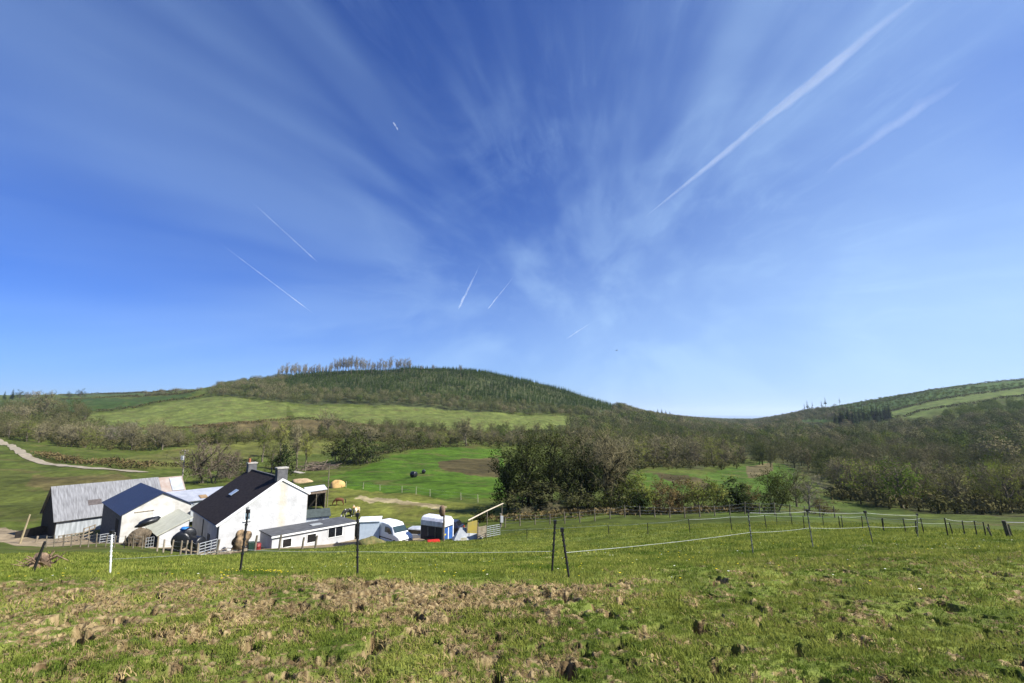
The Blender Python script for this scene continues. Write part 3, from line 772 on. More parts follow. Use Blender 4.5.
dk = dict(H=10, low=-.02, limbs=24, subs=8, twigs=9, tw_len=.075, tw_w=.03, leaves=2.6, leaf=.24, twig_keep=.35)
bigtree('evergreen_tree', 'dark evergreen tree at the left end of the valley clump, beyond the yellow panel', 508, 68, 9.4, dict(dk, seed=301, Rr=3.6, trunk_r=.2), CM['dark'], BARK_DARK)
bigtree('evergreen_tree', 'dark bushy tree second from the left in the valley clump', 528, 67, 11.0, dict(dk, seed=302, Rr=3.9, twig_keep=.8, leaves=1.2, low=.1), CM['ivy_olive'], BARK_DARK)
bigtree('broadleaf_tree', 'taller olive-topped tree near the middle of the valley clump', 551, 69.5, 12.2, dict(dk, seed=303, Rr=4.0, twig_keep=.9, leaves=1.1, low=.14), CM['olive'], BARK_DARK)
bigtree('evergreen_tree', 'low dark tree in front of the middle of the valley clump', 567, 65.5, 9.2, dict(dk, seed=304, Rr=3.7, leaves=1.6, low=.1), CM['ivy'], BARK_DARK)
bigtree('evergreen_tree', 'dark holly-like tree left of the ivy-clad trunk in the valley clump', 588, 66.5, 9.8, dict(dk, seed=305, Rr=3.4), CM['dark'], BARK_DARK)
bigtree('broadleaf_tree', 'bare brown tree behind the valley clump, rising between its dark crowns', 580, 74, 12.6, dict(seed=306, H=10, Rr=4.4, low=.15, limbs=22, subs=8, twigs=11, tw_len=.11, tw_w=.045), CM['bare'], BARK)
bigtree('ivy_tree', 'tall leafless tree with ivy-clad trunk at the right of the valley clump', 608, 65, 11.8, dict(seed=308, H=10, Rr=5.0, low=.22, limbs=24, subs=9, twigs=12, tw_len=.11, tw_w=.036, ivy=2200, trunk_r=.36), CM['twig_olive'], BARK_DARK)
bigtree('ivy_tree', 'leaning ivy-covered tree with a forked bare top, right edge of the valley clump', 616, 66.5, 8.6, dict(seed=309, H=10, Rr=3.6, low=.05, limbs=14, subs=6, twigs=8, tw_len=.10, tw_w=.03, ivy=1600, leaves=.8, leaf=.22, lean=.3), CM['ivy'], BARK_DARK)

# bushes between the clump and the wooden fence, left to right
for px, Y, h, kd, sh, wd, lab, cr in [
    (638, 63, 5.2, 'shrub', 0, 1.1, 'pale olive bush just right of the ivy-clad trunks', CM['bud']),
    (641, 60, 3.0, 'holly', 0, 1.5, 'low dark bush under the pale olive bush by the ivy-clad trunks', CM['dark']),
    (661, 62, 4.6, 'brownbush', 0, 1.15, 'brown budding bush in the hedge row, third from the ivy-clad trunks', None),
    (678, 62, 4.4, 'brownbush', 1, 1.1, 'brown budding bush in the middle of the hedge row behind the wooden fence', None),
    (696, 62, 4.2, 'brownbush', 2, 1.1, 'greener brown bush in the hedge row, next but one to the dark holly', CM['bud']),
    (716, 63, 4.9, 'shrub', 1, 1.05, 'mixed olive bush touching the left side of the dark holly', CM['bud']),
    (737, 62, 4.3, 'holly', 1, 1.35, 'dark green holly standing upright in the hedge row, left of the round hawthorn', CM['dark']),
    (747, 65, 3.6, 'brownbush', 0, 1.2, 'rusty brown bush filling the gap between holly and round hawthorn', None),
    (528, 60.5, 1.3, 'thicket', 0, 1.6, 'brown bramble heap under the left half of the valley clump', None),
    (553, 61, 1.5, 'thicket', 1, 1.8, 'brown bramble heap under the middle of the valley clump', None),
    (576, 64, 4.2, 'shrub', 1, 1.5, 'dark olive bush at the middle base of the valley clump, left of the ivy trunk', CM['ivy_olive']),
    (518, 64.5, 3.6, 'shrub', 2, 1.5, 'dark olive bush under the left end of the valley clump', CM['ivy_olive']),
    (540, 64.5, 4.0, 'holly', 0, 1.9, 'dark low bush between the second and third trunks of the valley clump', CM['ivy']),
    (600, 63.5, 3.4, 'shrub', 1, 1.4, 'olive bush hiding the foot of the ivy-clad trunk', CM['olive']),
    (622, 63, 3.8, 'shrub', 2, 1.3, 'olive-green bush between the ivy-clad trunk and the pale olive bush', CM['olive']),
    (480, 58.5, 1.9, 'holly', 1, 1.9, 'small dark bush standing alone on the paddock, left of the valley clump', CM['dark']),
    (489, 64, 1.2, 'holly', 0, 2.0, 'very small dark bush between the lone paddock bush and the clump', CM['dark']),
]:
    plant(kd, sh, at(px, Y), h, lab, 'bush', 'bushes along the foot of the field' if px > 630 else None, rt.uniform(0, 6), 'bush', wd, crown=cr)
bigtree('hawthorn_tree', 'round olive-green hawthorn behind the fence, right of the dark holly', 776, 61, 5.9, dict(seed=320, H=5.5, Rr=3.5, low=-.05, limbs=22, subs=8, twigs=9, tw_len=.10, tw_w=.03, leaves=1.5, leaf=.16, stems=2), CM['olive'], BARK_DARK)
bigtree('leafless_tree', 'pale leafless tree with spreading branches, right of the round hawthorn', 809, 62, 6.0, dict(seed=321, H=6, Rr=3.0, low=.1, limbs=14, subs=7, twigs=8, tw_len=.12, tw_w=.03), CM['grey'], BARK_PALE)
plant('brownbush', 1, at(822, 61), 2.2, 'low rusty bush at the foot of the pale leafless tree', 'bush', None, 1, 'bush', 1.5)
bigtree('leafless_tree', 'leafless tree behind the round hawthorn, its twigs showing above it', 797, 72, 6.4, dict(seed=322, H=6, Rr=3.2, low=.05, limbs=16, subs=7, twigs=9, tw_len=.12, tw_w=.04), CM['bare'], BARK)

# trees behind the farm ----------------------------------------------------------
S1 = [  # px, base row, height in rows, kind, shape, width, label, name, crown
    (209, 483, 40, 'thicket', 0, 1.05, 'purple-brown leafless thicket behind the barns, right of the transformer pole', 'thicket', CM['purple']),
    (231, 478, 24, 'thicket', 1, 1.1, 'lower purple-brown thicket just left of the rear chimney', 'thicket', CM['purple']),
    (245, 474, 17, 'shrub', 1, 1.3, 'green bush peeping over the house roof left of the rear chimney', 'bush', None),
    (271, 474, 32, 'bud', 1, .8, 'dark olive tree standing behind the front chimney', 'tree', CM['olive']),
    (284, 474, 26, 'shrub', 0, .9, 'dark green bush right of the front chimney', 'bush', CM['dark']),
    (296, 470, 42, 'tallbare', 0, .7, 'thin tall leafless tree behind the brushwood heap', 'tree', None),
    (305, 471, 36, 'tallbare', 1, .7, 'thin leafless tree with a green tint right beside the tallest one behind the brushwood', 'tree', CM['bud']),
    (262, 462, 38, 'tallbare', 2, .8, 'slender dark-stemmed tree left of the rear chimney on the slope', 'tree', CM['bud']),
    (280, 458, 34, 'tallbare', 3, .8, 'slender tree on the slope above the front chimney', 'tree', CM['bud']),
    (328, 437, 26, 'bare', 2, 1.0, 'round leafless tree alone at the bottom edge of the upper field', 'tree', None),
    (340, 463, 26, 'shrub', 2, 1.2, 'dark olive hawthorn at the left end of the meadow thicket', 'bush', CM['olive']),
    (356, 464, 32, 'shrub', 0, 1.1, 'tallest dark olive hawthorn of the meadow thicket', 'bush', CM['olive']),
    (370, 463, 26, 'shrub', 1, 1.1, 'dark hawthorn at the right end of the meadow thicket', 'bush', CM['dark']),
    (386, 453, 11, 'shrub', 1, 2.0, 'low green hedge bush right of the meadow thicket', 'bush', CM['olive']),
    (403, 450, 11, 'shrub', 2, 2.0, 'low green hedge bush at the top left of the bright meadow', 'bush', CM['olive']),
    (421, 447, 13, 'shrub', 0, 1.6, 'low green hedge bush nearest the leafless tree above the meadow', 'bush', CM['olive']),
    (466, 446, 27, 'tallbare', 0, 1.1, 'bare forked tree above the brown rush patch', 'tree', None),
    (505, 440, 12, 'leaf', 0, 1.3, 'bright yellow-green willow above the left end of the valley clump', 'tree', None),
    (440, 447, 16, 'bud', 2, 1.2, 'round budding tree above the bright meadow, left of the bare forked tree', 'tree', None),
]
for px, py, hp, kd, sh, wd, lab, nm, cr in S1:
    p_ = hit(px, py); h = hp / F * p_[1] * 1.18
    plant(kd, sh, p_, h, lab, 'bush' if nm in ('bush', 'thicket') else 'tree', None, rt.uniform(0, 6), nm, wd, crown=cr)

# hedgerow trees and woods, as single trees ------------------------------------------------
NPL = {}; REST = []


def wood(poly, spacing, mix, hr, label, group, seed, ymin=0, ymax=1e9, limit=90, wide=(.85, 1.2), cat='tree', nm='tree', order='near'):
    P_ = spaced(poly, spacing, .42, seed, ymin, ymax)
    if len(P_) > limit:
        P_ = P_[np.argsort(P_[:, 1])]; REST.append((P_[limit:], hr)); P_ = P_[:limit]
    names = [m[0] for m in mix]; wts = [m[1] for m in mix]
    for p_ in P_:
        k = rt.choices(range(len(mix)), wts)[0]; kd, _, cr, lab = mix[k]
        plant(kd, rt.randrange(9), p_, rt.uniform(*hr), lab + label, cat, lab + group, rt.uniform(0, 6.28), nm, rt.uniform(*wide), crown=cr)
        NPL[kd] = NPL.get(kd, 0) + 1
    return len(P_)


B, G_ = ('bare', 6, None, 'leafless brown '), ('bud', 3, None, 'budding olive ')
G2 = ('leaf', 1, None, 'fresh green ')
wood([(-30, 436), (60, 446), (110, 451), (165, 450), (185, 445), (120, 436), (60, 430), (-30, 424)], 9.5, [B, ('bare', 2, CM['grey'], 'grey leafless '), ('bud', 2, CM['bud'], 'budding olive ')], (7.5, 11.5), 'tree in the hedgerow above the farm track', 'trees in the hedgerow above the track', 3, limit=26)
wood([(-30, 422), (30, 424), (95, 421), (85, 413), (30, 410), (-30, 414)], 14, [B, ('bud', 2, CM['olive'], 'dark olive ')], (9, 13), 'tree in the upper left hedgerow below the skyline', 'trees of the upper left hedgerow', 4, limit=12)
wood([(150, 449), (240, 444), (330, 440), (330, 435), (240, 434), (165, 440)], 9, [B, G_, ('shrub', 2, CM['olive'], 'bushy olive ')], (4, 8), 'tree in the hedgerow under the upper left field', 'trees of the hedgerow under the upper left field', 5, limit=22)
wood([(325, 441), (440, 445), (510, 446), (590, 446), (600, 434), (520, 432), (430, 432), (330, 428)], 9.5, [B, G_], (5, 8.5), 'tree in the belt along the top of the bright meadow', 'trees in the belt above the bright meadow', 6, limit=36)
wood([(598, 470), (660, 468), (735, 468), (745, 456), (735, 436), (690, 430), (640, 430), (600, 438)], 9.2, [('bare', 7, None, 'leafless brown '), G_, ], (8, 12.5), 'tree in the hillside wood behind the clump', 'trees of the hillside wood behind the clump', 7, limit=48)
# the valley wood on the right: nearest rows one by one
wood([(838, 497), (880, 507), (935, 512), (1000, 514), (1100, 514), (1180, 496), (1120, 470), (985, 484), (930, 475), (880, 474), (820, 478)], 6.6, [('bare', 6, None, 'leafless grey-brown '), ('bud', 4, None, 'budding olive '), ('leaf', 1.3, None, 'fresh green ')], (6, 9.2), 'tree at the near edge of the right-hand valley wood', 'trees at the near edge of the valley wood', 8, limit=78, ymin=62)
wood([(745, 466), (800, 470), (830, 478), (930, 474), (985, 478), (960, 458), (860, 450), (760, 450)], 10, [('bare', 7, None, 'leafless grey-brown '), ('bud', 3, None, 'budding olive '), G2], (8, 11), 'tree deep in the right-hand valley wood', 'trees deep in the valley wood', 9, limit=1)

# row of leafless trees on the hilltop
for i in range(46):
    px = 279 + 2.9 * i + rt.uniform(-1.2, 1.2); p_ = at(px, rt.uniform(585, 605)); hp = 9 + 3.5 * math.sin(i * .33) * .4 + rt.uniform(-1.2, 1.4) + (2 if 18 < i < 40 else 0)
    plant('tallbare', rt.randrange(4), p_, hp / F * 600 * 1.5, 'tall leafless tree in the row along the hilltop skyline', 'tree', 'leafless trees along the hilltop', rt.uniform(0, 6), 'tree', .62, crown=CM['grey'])
for px, h in ((421, 7), (433, 8), (460, 9)):
    plant('tallbare', px, at(px, 600), h * 1.3, {421: 'small leafless tree just right of the hilltop row', 433: 'leafless tree in the middle of the three beyond the hilltop row', 460: 'single leafless tree alone on the bare right part of the hilltop'}[px], 'tree', None, 1, 'tree', 1.1, crown=CM['grey'])
# skyline trees at far left
for px, Y, h, kd, cr, lab in [(4, 690, 10, 'pine', None, 'dark pine at the far left end of the skyline'), (12, 690, 12, 'pine', None, 'dark pine second from the left on the skyline'), (20, 690, 12, 'bud', CM['dark'], 'rounded dark tree on the left skyline'),
                              (28, 690, 9, 'bare', CM['grey'], 'pale leafless tree on the left skyline, left of the big dark tree'), (36, 690, 10, 'bare', CM['grey'], 'pale leafless tree on the left skyline behind the big dark tree'),
                              (69, 700, 9, 'bud', CM['dark'], 'smaller of the two round dark trees paired on the left skyline'), (80, 700, 12, 'bud', CM['dark'], 'larger of the two round dark trees paired on the left skyline'),
                              (43, 330, 15, 'bare', None, 'big dark leafless tree reaching above the left skyline'), (27, 300, 9, 'bare', None, 'leafless tree under the big dark skyline tree, left side'), (58, 290, 8, 'bud', CM['olive'], 'olive tree under the big dark skyline tree, right side')]:
    plant(kd, int(px), at(px, Y), h * 1.35, lab, 'tree', None, px, 'tree', 1.2, crown=cr)
for i in range(12):
    px = 145 + i * 5.2 + rt.uniform(-1.5, 1.5)
    plant('bare', i, at(px, 560), rt.uniform(4.5, 8.5), 'small dark leafless tree in the skyline row left of the wooded hill', 'tree', 'skyline trees left of the hill', i, 'tree', 1.2)
# dark pines on the right-hand slope, and the thin ones on its skyline
for i in range(26):
    px = 836 + i * 2.15 + rt.uniform(-1, 1); p_ = at(px, 455 + .9 * (px - 836) + rt.uniform(-9, 9))
    plant('pine', i, p_, rt.uniform(15, 20) + (4 if px < 868 else 0), 'dark pine in the block on the right-hand slope', 'tree', 'dark pines on the right slope', i, 'pine_tree', 1.1)
for i, (px, hp) in enumerate([(805, 10), (808, 12), (813, 10), (822, 9), (826, 11), (840, 8)]):
    p_ = at(px, 900)
    plant('scraggy', i, p_, 1.15 * hp / F * 900, ['thin pine first from the left on the right-hand skyline', 'tallest thin pine on the right-hand skyline', 'thin pine right beside the tallest on the right-hand skyline', 'short thin pine in the middle of the right-hand skyline pines', 'thin pine fifth from the left on the right-hand skyline', 'thin pine standing last and highest on the right-hand skyline'][i], 'tree', None, i, 'pine_tree', 1.0)
for i, px in enumerate((654, 658, 662, 666, 670)):
    plant('pine', i, at(px, 1250), [19, 23, 24, 22, 20][i], 'dark conifer in the small clump on the far skyline left of the sea', 'tree', 'conifers of the far skyline clump', i, 'pine_tree', 1.6)

# ------------------------------------------------------------------ far woods that read as one mass
def crown_only(kname, n=3, keep=1.0):
    out = []
    for i in range(n):
        tv, tf, cv, cf = KINDS[kname]['shapes'][i % len(KINDS[kname]['shapes'])]; out.append((np.concatenate([tv, cv]), np.concatenate([tf, cf + len(tv)])))
    return out


def lite_tree(seed, H=10, Rr=4.4, n=640, s=.345):
    g = np.random.default_rng(seed); V = []; Fc = []
    limb_tube(V, Fc, [np.array([0, 0, -.5]), np.array([0, 0, H * .6])], [.25, .1], 4)
    for i in range(n):
        d = g.normal(size=3); d /= np.linalg.norm(d); r = g.uniform(.25, 1) ** .5
        lump = 1 + .25 * math.sin(3 * math.atan2(d[1], d[0]) + seed) + .15 * math.sin(5 * d[2] + seed)
        c = np.array([d[0] * Rr * r * lump, d[1] * Rr * r * lump, H * .58 + d[2] * H * .40 * r]); ow = d * 1.4 + g.normal(size=3) * .5 + np.array([0, 0, .2]); a = np.cross(ow, g.normal(size=3)); a /= np.linalg.norm(a); b = np.cross(ow, a); b /= np.linalg.norm(b)
        w = s * g.uniform(.6, 1.3); k = len(V); V += [c - a * w, c + b * w * .45, c + a * w, c - b * w * .45]; Fc += [(k, k + 1, k + 2), (k, k + 2, k + 3)]
    return np.array(V), np.array(Fc)


LITE = [lite_tree(400 + i) for i in range(5)]
YOUNG = []
for i in range(4):
    (a_, b_), (c_, d_) = make_conifer(420 + i, 5, 1.35, 7, 6, .05); YOUNG.append((np.concatenate([a_, c_]), np.concatenate([b_, d_ + len(a_)])))
BUSHL = [lite_tree(430 + i, 3, 2.0, 170, .26) for i in range(4)]


def mass(name, polys, spacing, protos, m, s0, s1, seed, rows=False, ymin=0, ymax=1e9, tmul=1.0):
    A_ = [spaced(p_, spacing, .45, seed + i, ymin, ymax) for i, p_ in enumerate(polys)]
    P_ = np.concatenate(A_); g = np.random.default_rng(seed)
    if rows:   # planted in rows that follow the hill, with rides left open between some of them
        u = P_[:, 1] + P_[:, 0] * .12 + 9 * perlin(P_[:, 0] / 90., P_[:, 1] / 90., 5); P_ = P_[(np.mod(u, 15) > 3.6) | (g.uniform(0, 1, len(P_)) < .62)]
    elif name == 'woodland': P_ = P_[fbm(P_[:, 0] / 38., P_[:, 1] / 38., seed + 2, 3) > -.26]
    n = len(P_)
    cl = sstep(-.5, .5, fbm(P_[:, 0] / 45., P_[:, 1] / 45., seed, 3)); t = np.clip(cl * .6 + g.uniform(-.25, .6, n), 0, 1) * tmul
    V, Fc, T = merge(protos, P_ - np.array([0, 0, .2]), g.uniform(0, 6.28, n), s0 + (s1 - s0) * (.5 * g.uniform(0, 1, n) + .5 * np.clip(.5 + 1.2 * perlin(P_[:, 0] / 30., P_[:, 1] / 30., seed + 3), 0, 1)), t, g.integers(0, len(protos), n))
    return tag(raw_mesh(name, V, Fc, m, None, {'tint': T}), kind='stuff')


# young conifer plantation over the hill, with a belt of leafless trees along its foot
mass('plantation', [[(240, 396), (262, 385), (300, 374), (360, 371), (430, 369), (500, 371), (540, 379), (590, 394), (630, 405), (612, 411), (560, 408), (480, 402), (400, 396), (330, 394), (280, 396)]], 3.8, YOUNG, CA['young'], .6, 1.4, 501, True)
mass('woodland', [[(205, 396), (215, 389), (240, 384), (290, 378), (285, 388), (330, 394), (400, 397), (480, 403), (560, 410), (600, 413), (600, 419), (540, 416), (480, 412), (420, 406), (350, 403), (285, 402), (240, 398)]], 6.5, LITE, CA['mixed'], .6, .95, 511)
mass('woodland', [[(600, 437), (560, 432), (600, 419), (612, 411), (640, 409), (665, 412), (690, 416), (740, 421), (800, 424), (800, 436), (740, 436), (690, 430), (640, 430)]], 8, LITE, CA['mixed'], .55, 1.3, 521)
mass('woodland', [[(760, 450), (740, 436), (790, 430), (850, 432), (900, 428), (960, 424), (1100, 416), (1180, 440), (1120, 470), (985, 478), (960, 458), (860, 450)]], 8.5, LITE, CA['mixed'], .55, 1.35, 531)
mass('woodland', [[(690, 417), (740, 420), (790, 424), (840, 424), (860, 418), (840, 410), (780, 414)], ], 12, LITE, CA['mixed'], .6, 1.3, 541)
mass('plantation', [[(790, 420), (775, 413), (850, 404), (900, 396), (960, 389), (1060, 382), (1060, 385), (970, 395), (905, 408), (850, 424)]], 9, BUSHL, CA['leaf'], .8, 1.5, 551, tmul=.6)
mass('woodland', [[(940, 419), (965, 411), (1060, 399), (1100, 407), (1100, 420), (960, 424)]], 10, LITE, CA['leaf'], .6, 1.0, 561, tmul=.5)
# the rest of the hedgerow and valley trees, behind the ones built singly
gr_ = np.random.default_rng(77); PR = crown_only('bare', 5) + crown_only('bud', 2)
RP = np.concatenate([q for q, _ in REST]); RH = np.concatenate([gr_.uniform(h[0], h[1], len(q)) for q, h in REST]) / 10
V, Fc, T = merge(PR, RP, gr_.uniform(0, 6.28, len(RP)), RH, np.clip(gr_.normal(.5, .25, len(RP)), 0, 1), gr_.integers(0, len(PR), len(RP)))
tag(raw_mesh('woodland', V, Fc, CA['mixed'], None, {'tint': T}), kind='stuff')
mass('undergrowth', [[(830, 500), (880, 509), (935, 514), (1000, 516), (1100, 516), (1180, 498), (1120, 482), (985, 490), (930, 486), (850, 486)]], 3.4, BUSHL, CA['under'], .5, 1.15, 581, ymin=60)
mass('undergrowth', [[(598, 473), (660, 470), (735, 470), (747, 458), (735, 446), (690, 450), (640, 452), (600, 455)]], 4.2, BUSHL, CA['under'], .5, 1.1, 591)
for q_, (sp_, pl_) in enumerate([(4.6, [(-30, 437), (60, 447), (110, 452), (165, 451), (185, 446), (120, 438), (60, 432), (-30, 426)]), (6, [(-30, 423), (30, 425), (95, 422), (85, 414), (30, 411), (-30, 415)]), (4.6, [(150, 450), (240, 445), (330, 441), (330, 436), (240, 436), (165, 442)]), (4.6, [(325, 442), (440, 446), (510, 447), (590, 447), (600, 436), (520, 434), (430, 434), (330, 430)])]):
    mass('undergrowth', [pl_], sp_, BUSHL, CA['under'], .5, 1.3, 600 + q_)
for q_, pl_ in enumerate([[(690, 430), (745, 430), (850, 440), (930, 440), (1060, 430), (1120, 470), (985, 478), (860, 455), (760, 455)], [(600, 437), (640, 412), (690, 418), (735, 436), (735, 466), (660, 466), (600, 468)]]):
    mass('woodland', [pl_], 14, LITE, CA['leaf'], .55, 1.15, 620 + q_, tmul=.9)
# distant ridges
mass('woodland', [[(700, 417.4), (900, 417), (900, 416), (700, 416)]], 40, LITE, CA['mixed'], 1.0, 1.6, 571, ymin=1500)


# ------------------------------------------------------------------ hedges, each one a thing
def hedge(px_pts, h, w, label, m, leaf=.35, dens=14, seed=0, name='hedge'):
    P_ = np.array([hit(a, b) for a, b in px_pts]); g = np.random.default_rng(seed)
    seg = np.hypot(*np.diff(P_[:, :2], axis=0).T); d = np.concatenate([[0], np.cumsum(seg)]); n = int(d[-1] * dens)
    t = g.uniform(0, d[-1], n); X = np.interp(t, d, P_[:, 0]) + g.normal(size=n) * w * .35; Y = np.interp(t, d, P_[:, 1]) + g.normal(size=n) * w * .35
    hh = h * (.75 + .45 * perlin(t / 6., t * 0, seed + 5) + .25 * perlin(t / 1.7, t * 0, seed + 6)); Z = height(X, Y) + hh * np.sqrt(g.uniform(.0, 1, n))
    C = np.stack([X, Y, Z], 1); a = g.normal(size=(n, 3)); a /= np.linalg.norm(a, axis=1)[:, None]; b = np.cross(a, g.normal(size=(n, 3))); b /= np.linalg.norm(b, axis=1)[:, None]
    s_ = (leaf * g.uniform(.5, 1.3, n))[:, None]
    V = np.stack([C - a * s_, C + b * s_ * .45, C + a * s_, C - b * s_ * .45], 1).reshape(-1, 3); i = np.arange(n) * 4
    Fc = np.concatenate([np.stack([i, i + 1, i + 2], 1), np.stack([i, i + 2, i + 3], 1)])
    T = np.repeat(np.clip(.5 + .6 * perlin(t / 9., t * 0, seed + 8) + g.uniform(-.25, .25, n), 0, 1), 4)
    o = raw_mesh(name, V, Fc, m, None, {'tint': T})
    return tag(o, label, 'hedge')


HM = leaf_mat('hedge_leaves', (.035, .042, .014), (.115, .095, .04), 'attr', .5, .15)
HB = leaf_mat('hedge_bramble', (.075, .06, .025), (.17, .13, .06), 'attr', .5, .15)
hedge([(38, 456), (70, 462.5), (110, 465), (150, 468.5)], 2.0, 2.6, 'brown bushy hedge bordering the farm track on its upper side', HB, .35, 34, 1)
hedge([(110, 468), (135, 468), (155, 466), (190, 467)], 1.6, 2.0, 'short dark hedge between track hedge and transformer pole', HM, .35, 26, 2)
hedge([(95, 412), (150, 404.5), (205, 395.5)], 2.5, 3.0, 'dark hedge along the top of the upper left field', HM, .6, 12, 3)
hedge([(60, 400), (120, 397), (195, 392)], 2.5, 3.0, 'thin dark hedge near the left skyline', HM, .7, 9, 4)
hedge([(108, 429), (160, 429), (205, 428), (240, 424), (290, 419)], 2.2, 2.6, 'brown hedge along the bottom of the upper left field', HB, .5, 14, 5)
hedge([(290, 420), (360, 427), (440, 432), (520, 434), (570, 432)], 2.2, 3, 'long dark hedge along the bottom of the upper middle field', HM, .5, 14, 6)
hedge([(365, 459), (400, 453), (430, 448), (470, 446), (505, 447)], 1.5, 1.8, 'low green hedge along the top of the bright meadow', HM, .35, 16, 8)
hedge([(480, 522), (530, 519), (580, 517), (640, 514), (700, 513), (760, 511)], .9, 1.6, 'bramble hedge bank behind the wooden stock fence', HB, .22, 60, 9)
hedge([(850, 424), (905, 408), (975, 394.5), (1060, 384)], 3.0, 4, 'dark hedge climbing between the pale fields of the right-hand hill', HM, .8, 8, 10)
hedge([(870, 424), (930, 410), (1000, 399), (1060, 392)], 3.0, 4, 'dark hedge along the lower side of the pale strip on the right-hand hill', HM, .8, 8, 11)
P11 = [at(q, 745)[:2] for q in (852, 900, 960, 1024, 1080)]


def sky_hedge(pxs, Y, h, label, seed, m=HM):
    g = [at(q, Y) for q in pxs]; return hedge([(proj_(v)) for v in g], h, 4, label, m, 1.0, 6, seed)


def proj_(v):
    z = v[2] - EYE; d = v[1] * CP + z * SP; return CX + F * v[0] / d, CY - F * (-v[1] * SP + z * CP) / d


sky_hedge([850, 900, 960, 1010, 1070], 740, 4.0, 'dark skyline hedge along the crest of the right-hand hill', 12)
sky_hedge([60, 100, 140, 180], 900, 3.5, 'dark skyline hedge on the far left ridge', 13)

# ------------------------------------------------------------------ the farm
def proj(v):
    return proj_(v)


def axes(deg):
    a = R_(deg); return np.array([math.sin(a), math.cos(a), 0]), np.array([-math.cos(a), math.sin(a), 0])


def along(o, d, px, hi=40.0):
    s_ = np.linspace(0, hi, 8001); q = o[None] + s_[:, None] * d[None]; z = q[:, 2] - EYE
    u = CX + F * q[:, 0] / (q[:, 1] * CP + z * SP); return float(s_[np.argmin(abs(u - px))])


def rise(o, py):
    s_ = np.linspace(-4, 20, 4801); z = o[2] + s_ - EYE; d = o[1] * CP + z * SP
    v = CY - F * (-o[1] * SP + z * CP) / d; return float(s_[np.argmin(abs(v - py))])


def rzof(deg): return R_(90 - deg)


WHITE = mat('limewash', (.56, .565, .57), rough=.9, c2=(.39, .39, .385), scale=1.1, amt=.95, bump=.8, bscale=5, spec=.15)
WHITE2 = mat('dirty_limewash', (.56, .555, .53), rough=.9, c2=(.36, .345, .31), scale=1.1, amt=.8, bump=.4, bscale=6, spec=.15)
TRIM = mat('white_paint', (.82, .82, .80), rough=.5, c2=(.74, .74, .71))
SLATE = mat('slate', (.030, .025, .026), rough=.85, spec=.12, c2=(.018, .015, .016), scale=5, stretch=(1, .5, 1), bump=.5, wave=('X', 5.0))
SLATE_GREY = mat('grey_felt', (.085, .088, .095), rough=.8, c2=(.06, .062, .067), scale=2, bump=.2)
BLUE_TIN = mat('blue_sheet', (.026, .036, .078), rough=.5, c2=(.021, .030, .066), scale=1.2, wave=('Y', 9.0), bump=.5)
GREY_TIN = mat('weathered_sheet', (.28, .285, .295), rough=.75, c2=(.12, .12, .125), scale=2.4, stretch=(3.2, .35, .35), amt=.9, bump=.5, wave=('X', 11.0))
PALE_TIN = mat('pale_sheet', (.50, .50, .40), rough=.6, c2=(.40, .40, .31), scale=1.6, stretch=(1, 3, 1), bump=.4, wave=('Y', 9.0))
LIGHT_TIN = mat('galvanised_sheet', (.46, .48, .53), rough=.5, c2=(.36, .38, .42), scale=1.2, bump=.5, wave=('X', 9.0), metal=.2)
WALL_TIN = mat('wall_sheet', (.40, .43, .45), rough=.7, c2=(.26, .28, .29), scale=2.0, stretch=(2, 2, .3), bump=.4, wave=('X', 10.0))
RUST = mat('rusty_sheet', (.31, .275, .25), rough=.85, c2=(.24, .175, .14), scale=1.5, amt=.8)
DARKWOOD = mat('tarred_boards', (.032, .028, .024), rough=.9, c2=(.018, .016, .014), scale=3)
WOOD = mat('weathered_wood', (.30, .255, .19), rough=.9, c2=(.18, .145, .10), scale=3, stretch=(1, 1, .3))
WOODP = mat('fence_wood', (.19, .165, .12), rough=.9, c2=(.10, .085, .06), scale=4)
GLASS = mat('dark_glass', (.012, .013, .015), rough=.12, spec=.6)
PANE = mat('sky_glass', (.20, .27, .32), rough=.15, spec=.6)
BLACKP = mat('black_plastic', (.010, .011, .014), rough=.38, spec=.5, bump=.5, bscale=9)
GALV = mat('galvanised_steel', (.52, .54, .56), rough=.4, metal=.6)
STRAW = mat('old_straw', (.46, .33, .16), rough=.95, c2=(.28, .19, .09), scale=6, bump=.9, bscale=18)
REND = mat('grey_render', (.12, .12, .125), rough=.9, c2=(.08, .08, .085), scale=3, bump=.3)
REDP = mat('red_plastic', (.55, .035, .02), rough=.45)
TYRE = mat('tyre_rubber', (.015, .015, .016), rough=.8)
VANW = mat('van_paint', (.78, .79, .80), rough=.25, c2=(.75, .76, .77), spec=.5)
BLKTRIM = mat('black_trim', (.02, .02, .022), rough=.5)


